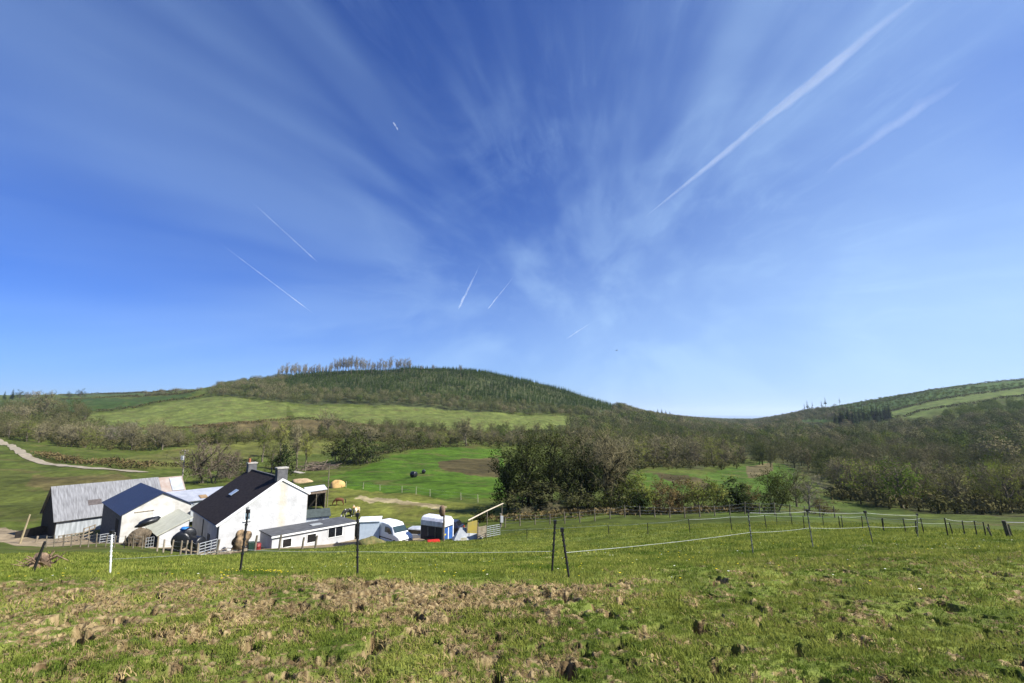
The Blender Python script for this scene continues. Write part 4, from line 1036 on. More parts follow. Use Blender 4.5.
def stained_wall():
    """limewash with a rust-yellow streak running down under the chimney"""
    m = WHITE.copy(); m.name = 'limewash_stained'; nt = m.node_tree; N = nt.nodes; L = nt.links
    b = N['Principled BSDF']; src = b.inputs['Base Color'].links[0].from_socket
    tc = N.new('ShaderNodeTexCoord'); sx = N.new('ShaderNodeSeparateXYZ'); L.new(tc.outputs['Object'], sx.inputs[0])
    nz = N.new('ShaderNodeTexNoise'); nz.inputs['Scale'].default_value = 2.2; mp = N.new('ShaderNodeMapping'); mp.inputs['Scale'].default_value = (2, 1, .5)
    L.new(tc.outputs['Object'], mp.inputs[0]); L.new(mp.outputs[0], nz.inputs['Vector'])
    s_ = N.new('ShaderNodeMath'); s_.operation = 'SUBTRACT'; L.new(sx.outputs['X'], s_.inputs[0]); s_.inputs[1].default_value = 5.75
    a = N.new('ShaderNodeMath'); a.operation = 'ABSOLUTE'; L.new(s_.outputs[0], a.inputs[0])
    r = N.new('ShaderNodeMapRange'); r.interpolation_type = 'SMOOTHSTEP'; r.inputs['From Min'].default_value = .6; r.inputs['From Max'].default_value = .1; L.new(a.outputs[0], r.inputs['Value'])
    mu = N.new('ShaderNodeMath'); mu.operation = 'MULTIPLY'; L.new(r.outputs[0], mu.inputs[0]); L.new(nz.outputs['Fac'], mu.inputs[1])
    mx = N.new('ShaderNodeMix'); mx.data_type = 'RGBA'; hf = N.new('ShaderNodeMath'); hf.operation = 'MULTIPLY'; hf.inputs[1].default_value = .6; L.new(mu.outputs[0], hf.inputs[0]); L.new(hf.outputs[0], mx.inputs['Factor']); L.new(src, mx.inputs['A']); mx.inputs['B'].default_value = (.56, .46, .24, 1)
    L.new(mx.outputs['Result'], b.inputs['Base Color']); return m


def window(parent, name, x0, z0, x1, z1, y=0.0, bars=1, glass=None, sill=True):
    """a window in the wall plane y, facing -y: frame standing proud, glass set in it"""
    f = MB(); t = .06
    f.box(x0 - t, y - .04, z0 - t, x1 + t, y + .02, z0); f.box(x0 - t, y - .04, z1, x1 + t, y + .02, z1 + t)
    f.box(x0 - t, y - .04, z0, x0, y + .02, z1); f.box(x1, y - .04, z0, x1 + t, y + .02, z1)
    for i in range(1, bars + 1):
        xm = x0 + (x1 - x0) * i / (bars + 1); f.box(xm - .025, y - .035, z0, xm + .025, y + .02, z1)
    g = MB(); g.box(x0, y - .012, z0, x1, y + .015, z1); w = g.build(name, glass or GLASS, parent)
    f.build('frame', TRIM, w)
    if sill: MB().box(x0 - .12, y - .13, z0 - .13, x1 + .12, y + .01, z0 - .062).build('sill', TRIM, w)
    return w


def gable_roof(x0, z0, xa, za, x1, z1, y0, y1, th=.10):
    m = MB(); m.slab([(x0, y0, z0), (xa, y0, za), (xa, y1, za), (x0, y1, z0)], th); m.slab([(xa, y0, za), (x1, y0, z1), (x1, y1, z1), (xa, y1, za)], th); return m


# --- the white house
g, b = axes(45.5); G = point(217, 553, 48)
t = thing('farmhouse', 'white limewashed farmhouse with black slate roof and two chimneys', 'house', G, rzof(45.5))
W, L, XA, ZA, ZL, ZR = 8.36, 11.3, 5.58, 6.40, 2.72, 4.74
MB().prism([(0, -1.6), (W, -1.6), (W, ZR), (XA, ZA), (0, ZL)], 'y', 0, L).build('wall', stained_wall(), t)
rf = gable_roof(-.32, ZL - .10, XA, ZA + .13, W + .28, ZR - .06, .02, L + .15, .11).build('roof', SLATE, t)
MB().slab([(-.34, -.12, ZL - .13), (XA, -.12, ZA + .10), (XA, .018, ZA + .10), (-.34, .018, ZL - .13)], .2).slab([(XA, -.12, ZA + .10), (W + .30, -.12, ZR - .09), (W + .30, .018, ZR - .09), (XA, .018, ZA + .10)], .2).build('bargeboard', TRIM, t)
MB().box(XA - .10, 0.05, ZA + .10, XA + .10, L, ZA + .20).build('ridge_tiles', mat('ridge_tile', (.10, .10, .105), rough=.8), rf)
for nm, y0, w_, h_ in (('chimney', .06, 1.04, 1.08), ('chimney', L - .9, .95, .85)):
    c = MB(); c.box(XA - w_ / 2, y0, ZA - .5, XA + w_ / 2, y0 + .75, ZA + h_); c = c.build(nm, REND, rf)
    MB().box(XA - w_ / 2 - .07, y0 - .06, ZA + h_, XA + w_ / 2 + .07, y0 + .81, ZA + h_ + .14).build('cap', mat('chimney_cap', (.42, .40, .36), c2=(.30, .28, .25)), rf)
    for q in (-.28, .25):
        if y0 < 1 or q > 0: continue
        MB().lathe([(.15, ZA + h_ + .14), (.13, ZA + h_ + .5), (.15, ZA + h_ + .52), (.15, ZA + h_ + .6)], 12, Matrix.Translation((XA + q, y0 + .37, 0))).build('chimney_pot', mat('terracotta', (.36, .13, .06), rough=.8), rf)
MB().slab([(2.2, 5.6, 4.47), (2.95, 5.6, 4.955), (2.95, 6.6, 4.955), (2.2, 6.6, 4.47)], .05).build('rooflight', mat('rooflight_glass', (.35, .42, .50), rough=.1, spec=.8), rf)
x0 = along(G, g, 242.2); x1 = along(G, g, 247.6); zq = rise(G + g * x0, 520.2); zt = rise(G + g * x0, 512)
window(t, 'window', x0, zq, x1, zt, 0, 1, PANE)
MB().lathe([(.12, 0), (.12, .08)], 10, Matrix.Translation((along(G, g, 244.5), -.02, rise(G + g * x0, 508))) @ Matrix.Rotation(R_(90), 4, 'X')).build('outside_lamp', GALV, t)
MB().tube([(-.30, -.05, ZL - .22), (-.30, L, ZL - .22)], .06).build('gutter', mat('grey_gutter', (.35, .36, .38), rough=.5), t)
MB().tube([(-.06, 6.2, ZL - .2), (-.06, 6.2, -1)], .04).tube([(-.06, .25, ZL - .2), (-.06, .25, -1)], .04).build('downpipe', mat('dark_pipe', (.05, .055, .065), rough=.5), t)
MB().box(-.05, 3.2, -1.0, .02, 4.1, 1.15).build('door', mat('door_dark', (.05, .055, .07), rough=.6), t)

# --- low white outbuilding in front of the gable
o = point(271, 555, 46.9)
t = thing('outbuilding', 'long low white outbuilding with flat grey roof and three black windows', 'outbuilding', o, rzof(45.5))
W2 = along(o, g, 354.4); zf = rise(o, 536.6); zr = rise(o + g * W2, 521.9); D2 = 3.5
MB().prism([(0, -1.5), (W2, -1.5), (W2, zr), (0, zf)], 'y', 0, D2).build('wall', WHITE, t)
MB().slab([(-.12, -.18, zf + .10), (W2 + .12, -.18, zr + .10), (W2 + .12, D2 + .05, zr + .02), (-.12, D2 + .05, zf + .02)], .09).build('roof', SLATE_GREY, t)
MB().prism([(-.12, zf - .12), (W2 + .12, zr - .12), (W2 + .12, zr + .03), (-.12, zf + .03)], 'y', -.19, -.165).build('fascia', TRIM, t)
MB().slab([(4.2, 1.1, zf + .165), (5.3, 1.1, zf + .175), (5.3, 1.9, zf + .165), (4.2, 1.9, zf + .155)], .05).build('roof_patch', mat('roof_patch', (.34, .36, .36), rough=.6), t)
for a_, b_, p0, p1, n in ((282, 290.6, 547.6, 539.4, 0), (306.6, 315.2, 543, 534.6, 0), (327.6, 341.8, 537.9, 528, 1)):
    xa, xb = along(o, g, a_), along(o, g, b_); window(t, 'window', xa, rise(o + g * xa, p0), xb, rise(o + g * xa, p1) - .02, 0, n, GLASS, False)
LOW_END = o + g * W2

# --- blue-roofed barn
g2, b2 = axes(41.7); o = point(119.6, 537, 52)
t = thing('barn', 'small white barn with dark blue sheet roof', 'barn', o, rzof(41.7))
W, L, XA, ZA, ZL, ZR = 6.25, 11.0, 3.42, 4.02, 2.25, 2.48
MB().prism([(0, -1.5), (W, -1.5), (W, ZR), (XA, ZA), (0, ZL)], 'y', 0, L).build('wall', WHITE2, t)
gable_roof(-.22, ZL - .04, XA, ZA + .12, W + .25, ZR - .02, -.14, L + .2, .08).build('roof', BLUE_TIN, t)
MB().box(-.035, .02, -1.4, -.004, L, ZL - .12).build('side_shade_panel', mat('side_shade_grey', (.12, .125, .14), c2=(.08, .085, .095), wave=('Y', 7), bump=.5), t)  # dark panel over the white side wall, its shade put into the colour
MB().box(2.7, -.03, 1.0, 4.6, .0, 2.5).build('boarded_opening', mat('white_board', (.80, .81, .83), rough=.6, c2=(.72, .73, .75)), t)
MB().box(-.07, 1.2, -.8, -.037, 2.6, 1.55).build('door', DARKWOOD, t)
MB().box(1.0, -.05, 2.28, 3.0, 0, 2.36).build('lintel', WOOD, t)

# --- big grey barn
g3, b3 = axes(37); o = point(53, 543, 60)
t = thing('barn', 'large old barn with weathered grey corrugated roof and dark open end', 'barn', o, rzof(37))
ZE = rise(o, 521); W = along(o, g3, 186); D = 8.0; XR = 3.9
rg = o + b3 * XR; ZA = rise(rg, 487)
fr = .80 * W
MB().prism([(0, -1.6), (D, -1.6), (D, ZE), (XR, ZA - .1), (0, ZE)], 'x', .06, W).build('wall', WALL_TIN, t)
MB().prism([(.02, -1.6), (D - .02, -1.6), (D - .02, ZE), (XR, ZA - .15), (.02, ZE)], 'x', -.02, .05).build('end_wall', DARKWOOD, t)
MB().prism([(.4, -1.5), (1.3, -1.5), (1.3, .2), (.4, .4)], 'x', -.07, -.025).build('stone_pier', mat('pale_stone', (.42, .40, .36), c2=(.25, .24, .21), scale=3), t)
rf = MB().slab([(-.25, -.35, ZE - .08), (fr, -.35, ZE - .08), (fr, XR, ZA + .08), (-.25, XR, ZA + .08)], .06).slab([(-.25, XR, ZA + .08), (fr, XR, ZA + .08), (fr, D + .35, ZE - .08), (-.25, D + .35, ZE - .08)], .06).build('roof', GREY_TIN, t)
MB().slab([(fr + .01, -.35, ZE - .16), (W + .2, -.35, ZE - .18), (W + .2, XR, ZA - .04), (fr + .01, XR, ZA - .02)], .06).slab([(fr + .01, XR, ZA - .02), (W + .2, XR, ZA - .04), (W + .2, D + .35, ZE - .18), (fr + .01, D + .35, ZE - .16)], .06).build('rusty_roof_bay', RUST, t)
sl = (ZA + .16 - ZE) / (XR + .35)
zat = lambda yy: ZE - .08 + sl * (yy + .35)
MB().slab([(fr + 1.3, 1.8, zat(1.8) + .01), (W, 1.8, zat(1.8) - .01), (W, 3.6, zat(3.6) - .01), (fr + 1.3, 3.6, zat(3.6) + .01)], .05).build('roof_sheet', LIGHT_TIN, t)
for x_ in (3.1,):
    MB().slab([(x_, 1.1, zat(1.1) + .03), (x_ + 1.35, 1.1, zat(1.1) + .03), (x_ + 1.35, 1.75, zat(1.75) + .03), (x_, 1.75, zat(1.75) + .03)], .03).build('rooflight', mat('dirty_rooflight', (.10, .085, .08), rough=.4), rf)
MB().slab([(fr + .4, .2, zat(.2) + .02), (fr + 1.6, .2, zat(.2) + .02), (fr + 1.6, .7, zat(.7) + .02), (fr + .4, .7, zat(.7) + .02)], .03).build('rooflight', mat('dirty_rooflight', (.10, .085, .08)), rf)

# --- grey-roofed shed between barn and house
o = point(170, 512, 63.5)
t = thing('shed', 'low shed with ribbed light grey roof behind the blue-roofed barn', 'shed', o, rzof(41.7))
zf = rise(o, 503); ZR_ = rise(o + b2 * 3.6, 493.0); Wd = 9.2
MB().prism([(0, -1.6), (3.6, -1.6), (3.6, ZR_ - .06), (0, zf - .06)], 'x', 0, Wd).build('wall', WALL_TIN, t)
MB().slab([(-.2, -.3, zf - .03), (Wd + .2, -.3, zf - .03), (Wd + .2, 3.9, ZR_ + .06), (-.2, 3.9, ZR_ + .06)], .06).build('roof', LIGHT_TIN, t)
MB().slab([(3.4, .2, zf + .17), (4.3, .2, zf + .17), (4.3, 1.3, zf + .17 + 1.1 * (ZR_ - zf + .09) / 4.2), (3.4, 1.3, zf + .17 + 1.1 * (ZR_ - zf + .09) / 4.2)], .04).build('rusty_patch', mat('brown_patch', (.30, .20, .10), c2=(.2, .13, .07)), t)

# --- pale lean-to
g4, b4 = axes(43); o = point(158, 547, 49.0)
t = thing('lean_to', 'small white lean-to with pale cream sheet roof against the house', 'lean-to', o, rzof(43))
zf = rise(o, 534.6); Wd = along(o, g4, 187); zr = rise(o + g4 * Wd, 518.5); e = o + np.array([0, 0, zf]); Ld = along(e, b4, 147)
MB().prism([(0, -1.5), (Wd, -1.5), (Wd, zr), (.0, zf)], 'y', 0, .3).prism([(Wd - .3, -1.5), (Wd, -1.5), (Wd, zr), (Wd - .3, zr - .15)], 'y', .305, Ld - .305).prism([(0, -1.5), (Wd, -1.5), (Wd, zr), (.0, zf)], 'y', Ld - .3, Ld).build('wall', WHITE, t)
MB().slab([(-.25, -.15, zf - .05), (Wd + .3, -.15, zr + .14), (Wd + .3, Ld + .1, zr + .14), (-.25, Ld + .1, zf - .05)], .07).build('roof', PALE_TIN, t)
MB().box(-.02, .35, -1.2, .06, .5, zf - .1).box(-.02, Ld / 2, -1.2, .06, Ld / 2 + .15, zf - .1).build('post', DARKWOOD, t)
LEAN = o

# --- open field shelter beyond the house
o = point(307, 503, 72)
gs, bs = axes(60); t = thing('field_shelter', 'open-fronted timber field shelter with pale sloping roof', 'shelter', o, rzof(60))
Wd = 2.5; zf = rise(o, 494.5); zb = zf + .35
MB().box(0, 2.2, -1, Wd, 2.28, zf).box(0, .1, -1, .08, 2.19, zf).box(Wd - .08, .1, -1, Wd, 2.19, zf).build('wall', DARKWOOD, t)
MB().slab([(-.2, -.3, zf + .42), (Wd + .2, -.3, zf + .64), (Wd + .2, 2.9, zf + .86), (-.2, 2.9, zf + .64)], .09).build('roof', mat('shelter_roof', (.62, .63, .66), c2=(.5, .51, .54), rough=.6), t)
MB().prism([(-.1, zf), (Wd + .1, zf + .1), (Wd + .1, zf + .60), (-.1, zf + .38)], 'y', -.2, -.14).build('front_board', mat('brown_board', (.22, .17, .13), c2=(.15, .11, .08)), t)
for x_ in (0, Wd * .5, Wd): MB().box(x_ - .06, -.12, -1, x_ + .06, 0, zf + .1).build('post', WOODP, t)

# --- grey-roofed garden shed behind the outbuilding
o = point(304, 526, 54.5)
t = thing('garden_shed', 'pale boarded garden shed with dark roof behind the outbuilding', 'shed', o, rzof(62))
gg, _ = axes(62); Wd = along(o, gg, 329); zf = rise(o, 517.3)
MB().prism([(0, -1.2), (2.4, -1.2), (2.4, zf), (1.2, zf + .5), (0, zf)], 'x', 0, Wd).build('wall', mat('pale_blue_boards', (.50, .55, .60), c2=(.42, .46, .50), wave=('X', 12), bump=.5), t)
MB().slab([(-.15, -.2, zf - .06), (Wd + .15, -.2, zf - .06), (Wd + .15, 1.2, zf + .58), (-.15, 1.2, zf + .58)], .05).slab([(-.15, 1.2, zf + .58), (Wd + .15, 1.2, zf + .58), (Wd + .15, 2.6, zf - .06), (-.15, 2.6, zf - .06)], .05).build('roof', mat('dark_green_felt', (.055, .07, .068), rough=.9), t)
MB().box(1.5, -.03, -.4, 1.9, 0, zf - .3).build('door', mat('grey_door', (.2, .21, .23)), t)

# --- yard clutter -----------------------------------------------------------------------
def bale(label, c, r, ln, rz, group=None, tilt=90, name='wrapped_bale', m=None):
    t = thing(name, label, 'bale', c, rz, group)
    prof = [(r * .80, -ln / 2), (r * .97, -ln / 2 + .08), (r, -ln / 2 + .2), (r * 1.01, 0), (r, ln / 2 - .2), (r * .97, ln / 2 - .08), (r * .80, ln / 2)]
    M_ = Matrix.Translation((0, 0, r)) @ Matrix.Rotation(R_(tilt), 4, 'X')
    if tilt == 0: M_ = Matrix.Translation((0, 0, ln / 2))
    MB().lathe(prof, 20, M_).build('wrap', m or BLACKP, t, True); return t


def onto(px, py, Y): return point(px, py, Y)


m = MB().blob((0, 0, 0), (1.05, .5, .34), 12, 18, 10, .22); t = m.build('plastic_sheet', BLACKP, None, True); t.location = onto(148.5, 521.5, 50.2); t.rotation_euler = (0, R_(-16), R_(44)); tag(t, 'black plastic sheet humped over the top of the timber heap, against the white barn gable', 'plastic sheet')
bale('black wrapped bale at the left of the pile by the house wall', onto(181, 548.5, 47.3), .8, 1.2, R_(20), 'black bales by the house wall')
bale('black wrapped bale at the right of the pile, below the dark house wall', onto(195, 549.5, 47.4), .62, 1.4, R_(75), 'black bales by the house wall')
bale('black wrapped bale topmost in the pile by the house wall, under the blue sheet', onto(187, 540.5, 47.6), .62, 1.2, R_(50), 'black bales by the house wall')
m = MB().blob((0, 0, 0), (.45, .3, .16), 3, 12, 7, .3); t = m.build('tarpaulin', mat('bright_blue', (.03, .19, .62), rough=.5), None, True); t.location = onto(184.8, 528.6, 47.4); tag(t, 'bright blue plastic sheet bundled on top of the black bales', 'tarpaulin')
for px, py, lab in ((413.6, 477.5, 'larger black wrapped bale on the bright green meadow'), (423.6, 473.6, 'smaller black wrapped bale further up the bright green meadow')):
    p_ = hit(px, py); k = 1.0 if px < 420 else .72
    bale(lab, p_, .68 * k, 1.3 * k, R_(60 if px < 420 else 10), None)
# heap against the house gable
m = MB().blob((0, 0, .55), (.72, .45, 1.0), 8, 30, 24, .5); t = m.build('straw_bale', mat('rotten_bale', (.27, .185, .10), c2=(.05, .036, .022), scale=2.2, amt=.5, bump=.9, bscale=10), None, True)
t.location = onto(238.5, 547.5, 47.6); t.rotation_euler = (0, R_(14), R_(44)); tag(t, 'tall rotting tan straw bale slumped against the white house gable', 'bale')
m = MB()
for i in range(26):
    a = rt.uniform(0, 3.14); q = rt.uniform(-1.6, 1.6); c = Vector((q, rt.uniform(-.4, .4), rt.uniform(.0, .35))); d = Vector((math.cos(a), math.sin(a) * .4, rt.uniform(-.1, .25))) * rt.uniform(.4, 1.0); m.tube([c - d, c + d], [.05, .03], 5)
t = m.build('branch_pile', WOOD, None); t.location = onto(224, 553, 46.8); t.rotation_euler = (0, 0, R_(44)); tag(t, 'pile of cut branches lying along the foot of the house gable', 'branches')
# timber heap in front of the white barn
m = MB(); m.blob((0, 0, .5), (1.05, .6, 1.0), 5, 16, 9, .25)
for i in range(18):
    x_ = -1.0 + i * .12; m.tube([(x_, -.65 + rt.uniform(-.1, .1), -.6), (x_ + rt.uniform(-.35, .45), -.45, 1.0 + rt.uniform(-.35, .1))], .045, 5)
t = m.build('timber_heap', mat('old_grey_timber', (.13, .10, .065), c2=(.06, .047, .03), scale=4, bump=.8), None); t.location = onto(138.5, 543.5, 49.4); t.rotation_euler = (0, 0, R_(48)); tag(t, 'brown heap of leaning old timber below the white barn gable', 'timber')


def hurdle(name, label, cat, pa, pb, hgt, rails, bars, m, th=.03, group=None, flat=False):
    """a gate or hurdle between two ground points"""
    pa = np.array(pa); pb = np.array(pb); d = pb - pa; ln = float(np.hypot(d[0], d[1])); rz = math.atan2(d[1], d[0]); sl = float(d[2])
    t = thing(name, label, cat, pa, rz, group)
    z = lambda x: sl * x / ln
    r = MB()
    for i in range(rails):
        h = .12 + (hgt - .12) * i / (rails - 1)
        if flat: r.prism([(0, h - .05), (ln, h - .05 + sl), (ln, h + .05 + sl), (0, h + .05)], 'y', -.015, .015)
        else: r.tube([(0, 0, h), (ln, 0, h + sl)], th, 6)
    r.build('rails', m, t)
    u = MB()
    for i in range(bars):
        x = ln * i / (bars - 1)
        if flat: u.box(x - .05, .017, z(x), x + .05, .09, z(x) + hgt + .06)
        else: u.tube([(x, 0, z(x) + .05), (x, 0, z(x) + hgt)], th * 1.1, 6)
    u.build('uprights', m, t); return t


def pp(px, py, Y): return point(px, py, Y)


hurdle('field_gate', 'galvanised field gate below the dark wall of the white house', 'gate', pp(198.5, 557, 45.6), pp(216, 552, 46.6), 1.15, 5, 4, GALV, .04)
hurdle('field_gate', 'pale metal gate beside the white striped post, left of the white barn', 'gate', pp(99, 546, 51), pp(114, 543.5, 52), 1.1, 5, 3, GALV, .03)
hurdle('pallet_fence', 'row of wooden pallets stood on edge before the large grey barn', 'pallets', pp(57, 548.5, 53), pp(82, 544.5, 54), 1.25, 5, 7, WOOD, flat=True)
hurdle('pallet_fence', 'taller stack of slatted pallets right of the pallet row, before the dark gap', 'pallets', pp(82.5, 543, 54.2), pp(93.5, 539, 55), 1.5, 5, 3, WOOD, flat=True)
hurdle('sheep_hurdle', 'small bent metal hurdle in the dark mouth of the lean-to', 'hurdle', pp(145, 549, 48.2), pp(153, 547.5, 48.6), 1.0, 4, 4, GALV, .025)
hurdle('sheep_hurdle', 'pale metal sheep pen hurdle at the right of the yellow panel', 'hurdle', pp(487, 538, 45), pp(500, 535.5, 46.5), 1.0, 6, 5, GALV, .022)
hurdle('board_fence', 'unpainted wooden board between the yellow panel and the metal hurdle', 'boards', pp(478, 539, 45.5), pp(486, 537.5, 46), 1.0, 8, 2, WOOD, flat=True)
# bin and drum beside the outbuilding
t = thing('oil_drum', 'red steel drum standing at the end of the low outbuilding', 'drum', pp(257, 553.5, 46.6), 0)
MB().lathe([(.27, 0), (.29, .02), (.29, .3), (.305, .32), (.29, .34), (.29, .62), (.305, .64), (.29, .66), (.29, .9), (.27, .9)], 16).build('body', mat('dark_red', (.20, .022, .022), rough=.5), t, True)
t = thing('wheelie_bin', 'dark green bin beside the red drum', 'bin', pp(250.5, 553.5, 46.4), R_(40))
MB().prism([(-.22, 0), (.22, 0), (.29, .95), (-.29, .95)], 'y', -.28, .28).build('body', mat('bin_green', (.015, .04, .03), rough=.5), t, bevel=.03)
MB().prism([(-.31, .955), (.31, .955), (.29, 1.02), (-.27, 1.06)], 'y', -.30, .30).build('lid', mat('bin_green', (.015, .04, .03)), t, bevel=.02)

# --- stock fence round the lower edge of the yard: posts and wires
def post_fence(name, label, pts, h, rad, m, wires, wm, lean=.06, wr=.008, group=None, mtop=None):
    """pts: ground points of the posts; wires: heights"""
    t = thing(name, label, 'fence', pts[0], 0, group); o = np.array(pts[0]); tops = []
    for i, p_ in enumerate(pts):
        q = np.array(p_) - o; hh = h * rt.uniform(.88, 1.1); dx, dy = rt.uniform(-lean, lean) * hh, rt.uniform(-lean, lean) * hh
        MB().tube([q + (0, 0, -.3), q + (dx * .5, dy * .5, hh * .5), q + (dx, dy, hh)], [rad * 1.1, rad, rad * .9], 7).build('post', m, t); tops.append((q, np.array([dx, dy, hh])))
    for w in wires:
        pl = []
        for i, (q, d) in enumerate(tops):
            a = q + d * w
            if pl: pl.append((np.array(pl[-1]) + a) / 2 - np.array([0, 0, .04]))
            pl.append(a)
        MB().tube(pl, wr, 4).build('wire', wm, t)
    return t


WIRE = mat('fence_wire', (.42, .43, .43), rough=.5, metal=.4)
TAPE = mat('white_tape', (.50, .53, .50), rough=.7)
POSTB = mat('black_post', (.018, .018, .020), rough=.55)
post_fence('stock_fence', 'rough post and wire fence along the bank below the grey barn', [at(q, 46.0 + .2 * math.sin(i)) for i, q in enumerate((46, 54, 63, 71, 80, 88, 96, 105, 114, 124, 133, 142))], 1.15, .05, WOODP, (.45, .7, .95), WIRE)
post_fence('stock_fence', 'short row of thick wooden posts below the black bales', [at(q, 45.2) for q in (157, 163, 171, 180, 185.5, 190.5, 197)], 1.25, .075, WOOD, (.6, .92), WIRE)
for px, hh, lab in ((216.5, 1.4, 'wooden gatepost at the right end of the galvanised gate by the house corner'), (254.5, 1.35, 'wooden post standing before the red drum'), (278.8, 1.3, 'thick wooden post leaning in front of the first black window'), (302, 1.0, 'short wooden post between the first and second black windows'), (315, 1.1, 'wooden post right of the second black window')):
    m = MB().tube([(0, 0, -.4), (.06, 0, hh * .6), (.12, .02, hh)], [.10, .095, .085], 8); t = m.build('wooden_post', WOODP, None); t.location = at(px, 44.8); tag(t, lab, 'post')

# --- brush pile, sand heaps, poles
m = MB()
for i in range(150):
    c = Vector((rt.gauss(0, 1.8), rt.gauss(0, .9), abs(rt.gauss(0, .55)))); a = rt.uniform(0, 6.28); d = Vector((math.cos(a), math.sin(a), rt.uniform(-.25, .35))) * rt.uniform(.6, 1.7); m.tube([c - d, c + d], [.06, .025], 4)
t = m.build('brushwood_pile', mat('dead_branches', (.22, .17, .125), c2=(.12, .09, .065), scale=3), None); t.location = hit(317, 470); t.scale = (1.5, 1.4, 1.5); tag(t, 'grey-brown heap of cut brushwood at the edge of the bright meadow', 'brushwood')
for px, py, r_, sd, lab, mm in ((337.5, 487, (1.55, 1.4, 1.35), 1, 'orange-tan heap of sand by the pole, at the paddock fence', mat('orange_sand', (.52, .34, .13), c2=(.42, .27, .10), scale=3, bump=.7, bscale=6)),
                               (302, 482, (2.2, 1.6, .75), 2, 'long flat heap of pale soil below the brushwood', mat('pale_soil', (.42, .31, .18), c2=(.30, .22, .12), scale=3, bump=.7, bscale=6))):
    m = MB().blob((0, 0, 0), r_, sd, 22, 14, .2, -.4); t = m.build('sand_heap' if sd == 1 else 'soil_heap', mm, None, True); t.location = hit(px, py); tag(t, lab, 'heap')
m = MB()
for i in range(5): m.box(-1.6 + i * .1, -.5 + i * .22, .1 + .03 * i, 1.4 + .2 * i, -.3 + i * .22, .22 + .03 * i)
t = m.build('planks', mat('pale_planks', (.52, .48, .42), c2=(.38, .34, .29), scale=3), None); t.location = hit(297, 473); t.rotation_euler = (0, R_(6), R_(-20)); tag(t, 'pale planks lying at the left foot of the brushwood heap', 'planks')


def pole(label, px, pyb, pyt, rad, m, Y=None, group=None):
    b_ = hit(px, pyb) if Y is None else at(px, Y); h = rise(b_, pyt); t = thing('utility_pole', label, 'pole', b_, 0, group)
    MB().tube([(0, 0, -.5), (0, 0, h)], [rad, rad * .7], 8).build('pole', m, t); return t, h


t, h = pole('wooden pole with a grey transformer box behind the barns', 182, 481, 450, .16, mat('pale_pole', (.42, .38, .31), c2=(.3, .27, .22)))
MB().box(-.75, -.07, h - .35, .75, .07, h - .2).build('crossarm', WOODP, t)
MB().box(-.62, -.35, h - 2.2, -.05, .1, h - 1.25).build('transformer', mat('transformer_grey', (.50, .54, .58), rough=.5), t, bevel=.05)
for x_ in (-.65, 0, .65): MB().lathe([(.06, h - .2), (.09, h - .1), (.05, h + .05)], 8, Matrix.Translation((x_, 0, 0))).build('insulator', mat('porcelain', (.35, .3, .27), rough=.2), t)
t, h = pole('plain slim wooden pole at the corner of the paddock right of the house', 327, 507, 466, .10, WOODP)
t, h = pole('pale pole standing behind the house, right of the front chimney', 271.5, 474, 455, .10, mat('pale_pole', (.42, .38, .31)))

# --- hay heap, caravan-like container, van, grey car, horse trailer
HAYM = mat('hay', (.17, .135, .05), c2=(.085, .095, .028), scale=4, bump=.9, bscale=14)
m = MB().blob((0, 0, 0), (1.15, .8, .62), 5, 22, 14, .3, -.6); t = m.build('hay_heap', HAYM, None, True); t.location = pp(370, 544.6, 44); tag(t, 'rounded heap of brown hay in front of the pale blue container', 'hay')
o = point(359, 540, 48.5); t = thing('container', 'pale blue-white cabin with ribbed sides between outbuilding and white van', 'cabin', o, rzof(80))
gg, bb = axes(80); Wd = along(o, gg, 379); zf = rise(o, 522.2)
MB().box(0, 0, -1.2, Wd, 2.2, zf).build('wall', mat('pale_blue_sheet', (.55, .64, .74), c2=(.48, .57, .67), rough=.5, wave=('X', 5), bump=.6), t)
MB().prism([(-.08, zf), (2.28, zf), (2.28, zf + .06), (1.1, zf + .28), (-.08, zf + .06)], 'x', -.06, Wd + .06).build('roof', mat('pale_roof', (.72, .77, .82), rough=.5), t)


def wheel(parent, x, y, r, w=.2):
    M_ = Matrix.Translation((x, y, r)) @ Matrix.Rotation(R_(90), 4, 'X')
    wl = MB().lathe([(r * .62, -w / 2), (r * .95, -w / 2), (r, -w * .3), (r, w * .3), (r * .95, w / 2), (r * .62, w / 2)], 20, M_).build('wheel', TYRE, parent)
    MB().lathe([(r * .6, -w * .46), (r * .6, w * .46)], 16, M_).build('rim', mat('wheel_rim', (.45, .46, .48), rough=.4, metal=.5), wl)


def loft(sections, m=None):
    """sections: list of (x, [(y,z)...]) with equal counts"""
    q = MB(); k = len(sections[0][1]); vs = [(x, y, z) for x, pr in sections for y, z in pr]; n = len(sections)
    fs = [(i * k + j, (i + 1) * k + j, (i + 1) * k + (j + 1) % k, i * k + (j + 1) % k) for i in range(n - 1) for j in range(k)]
    fs += [tuple(range(k)), tuple(range((n - 1) * k, n * k))[::-1]]
    return q.add(vs, fs)


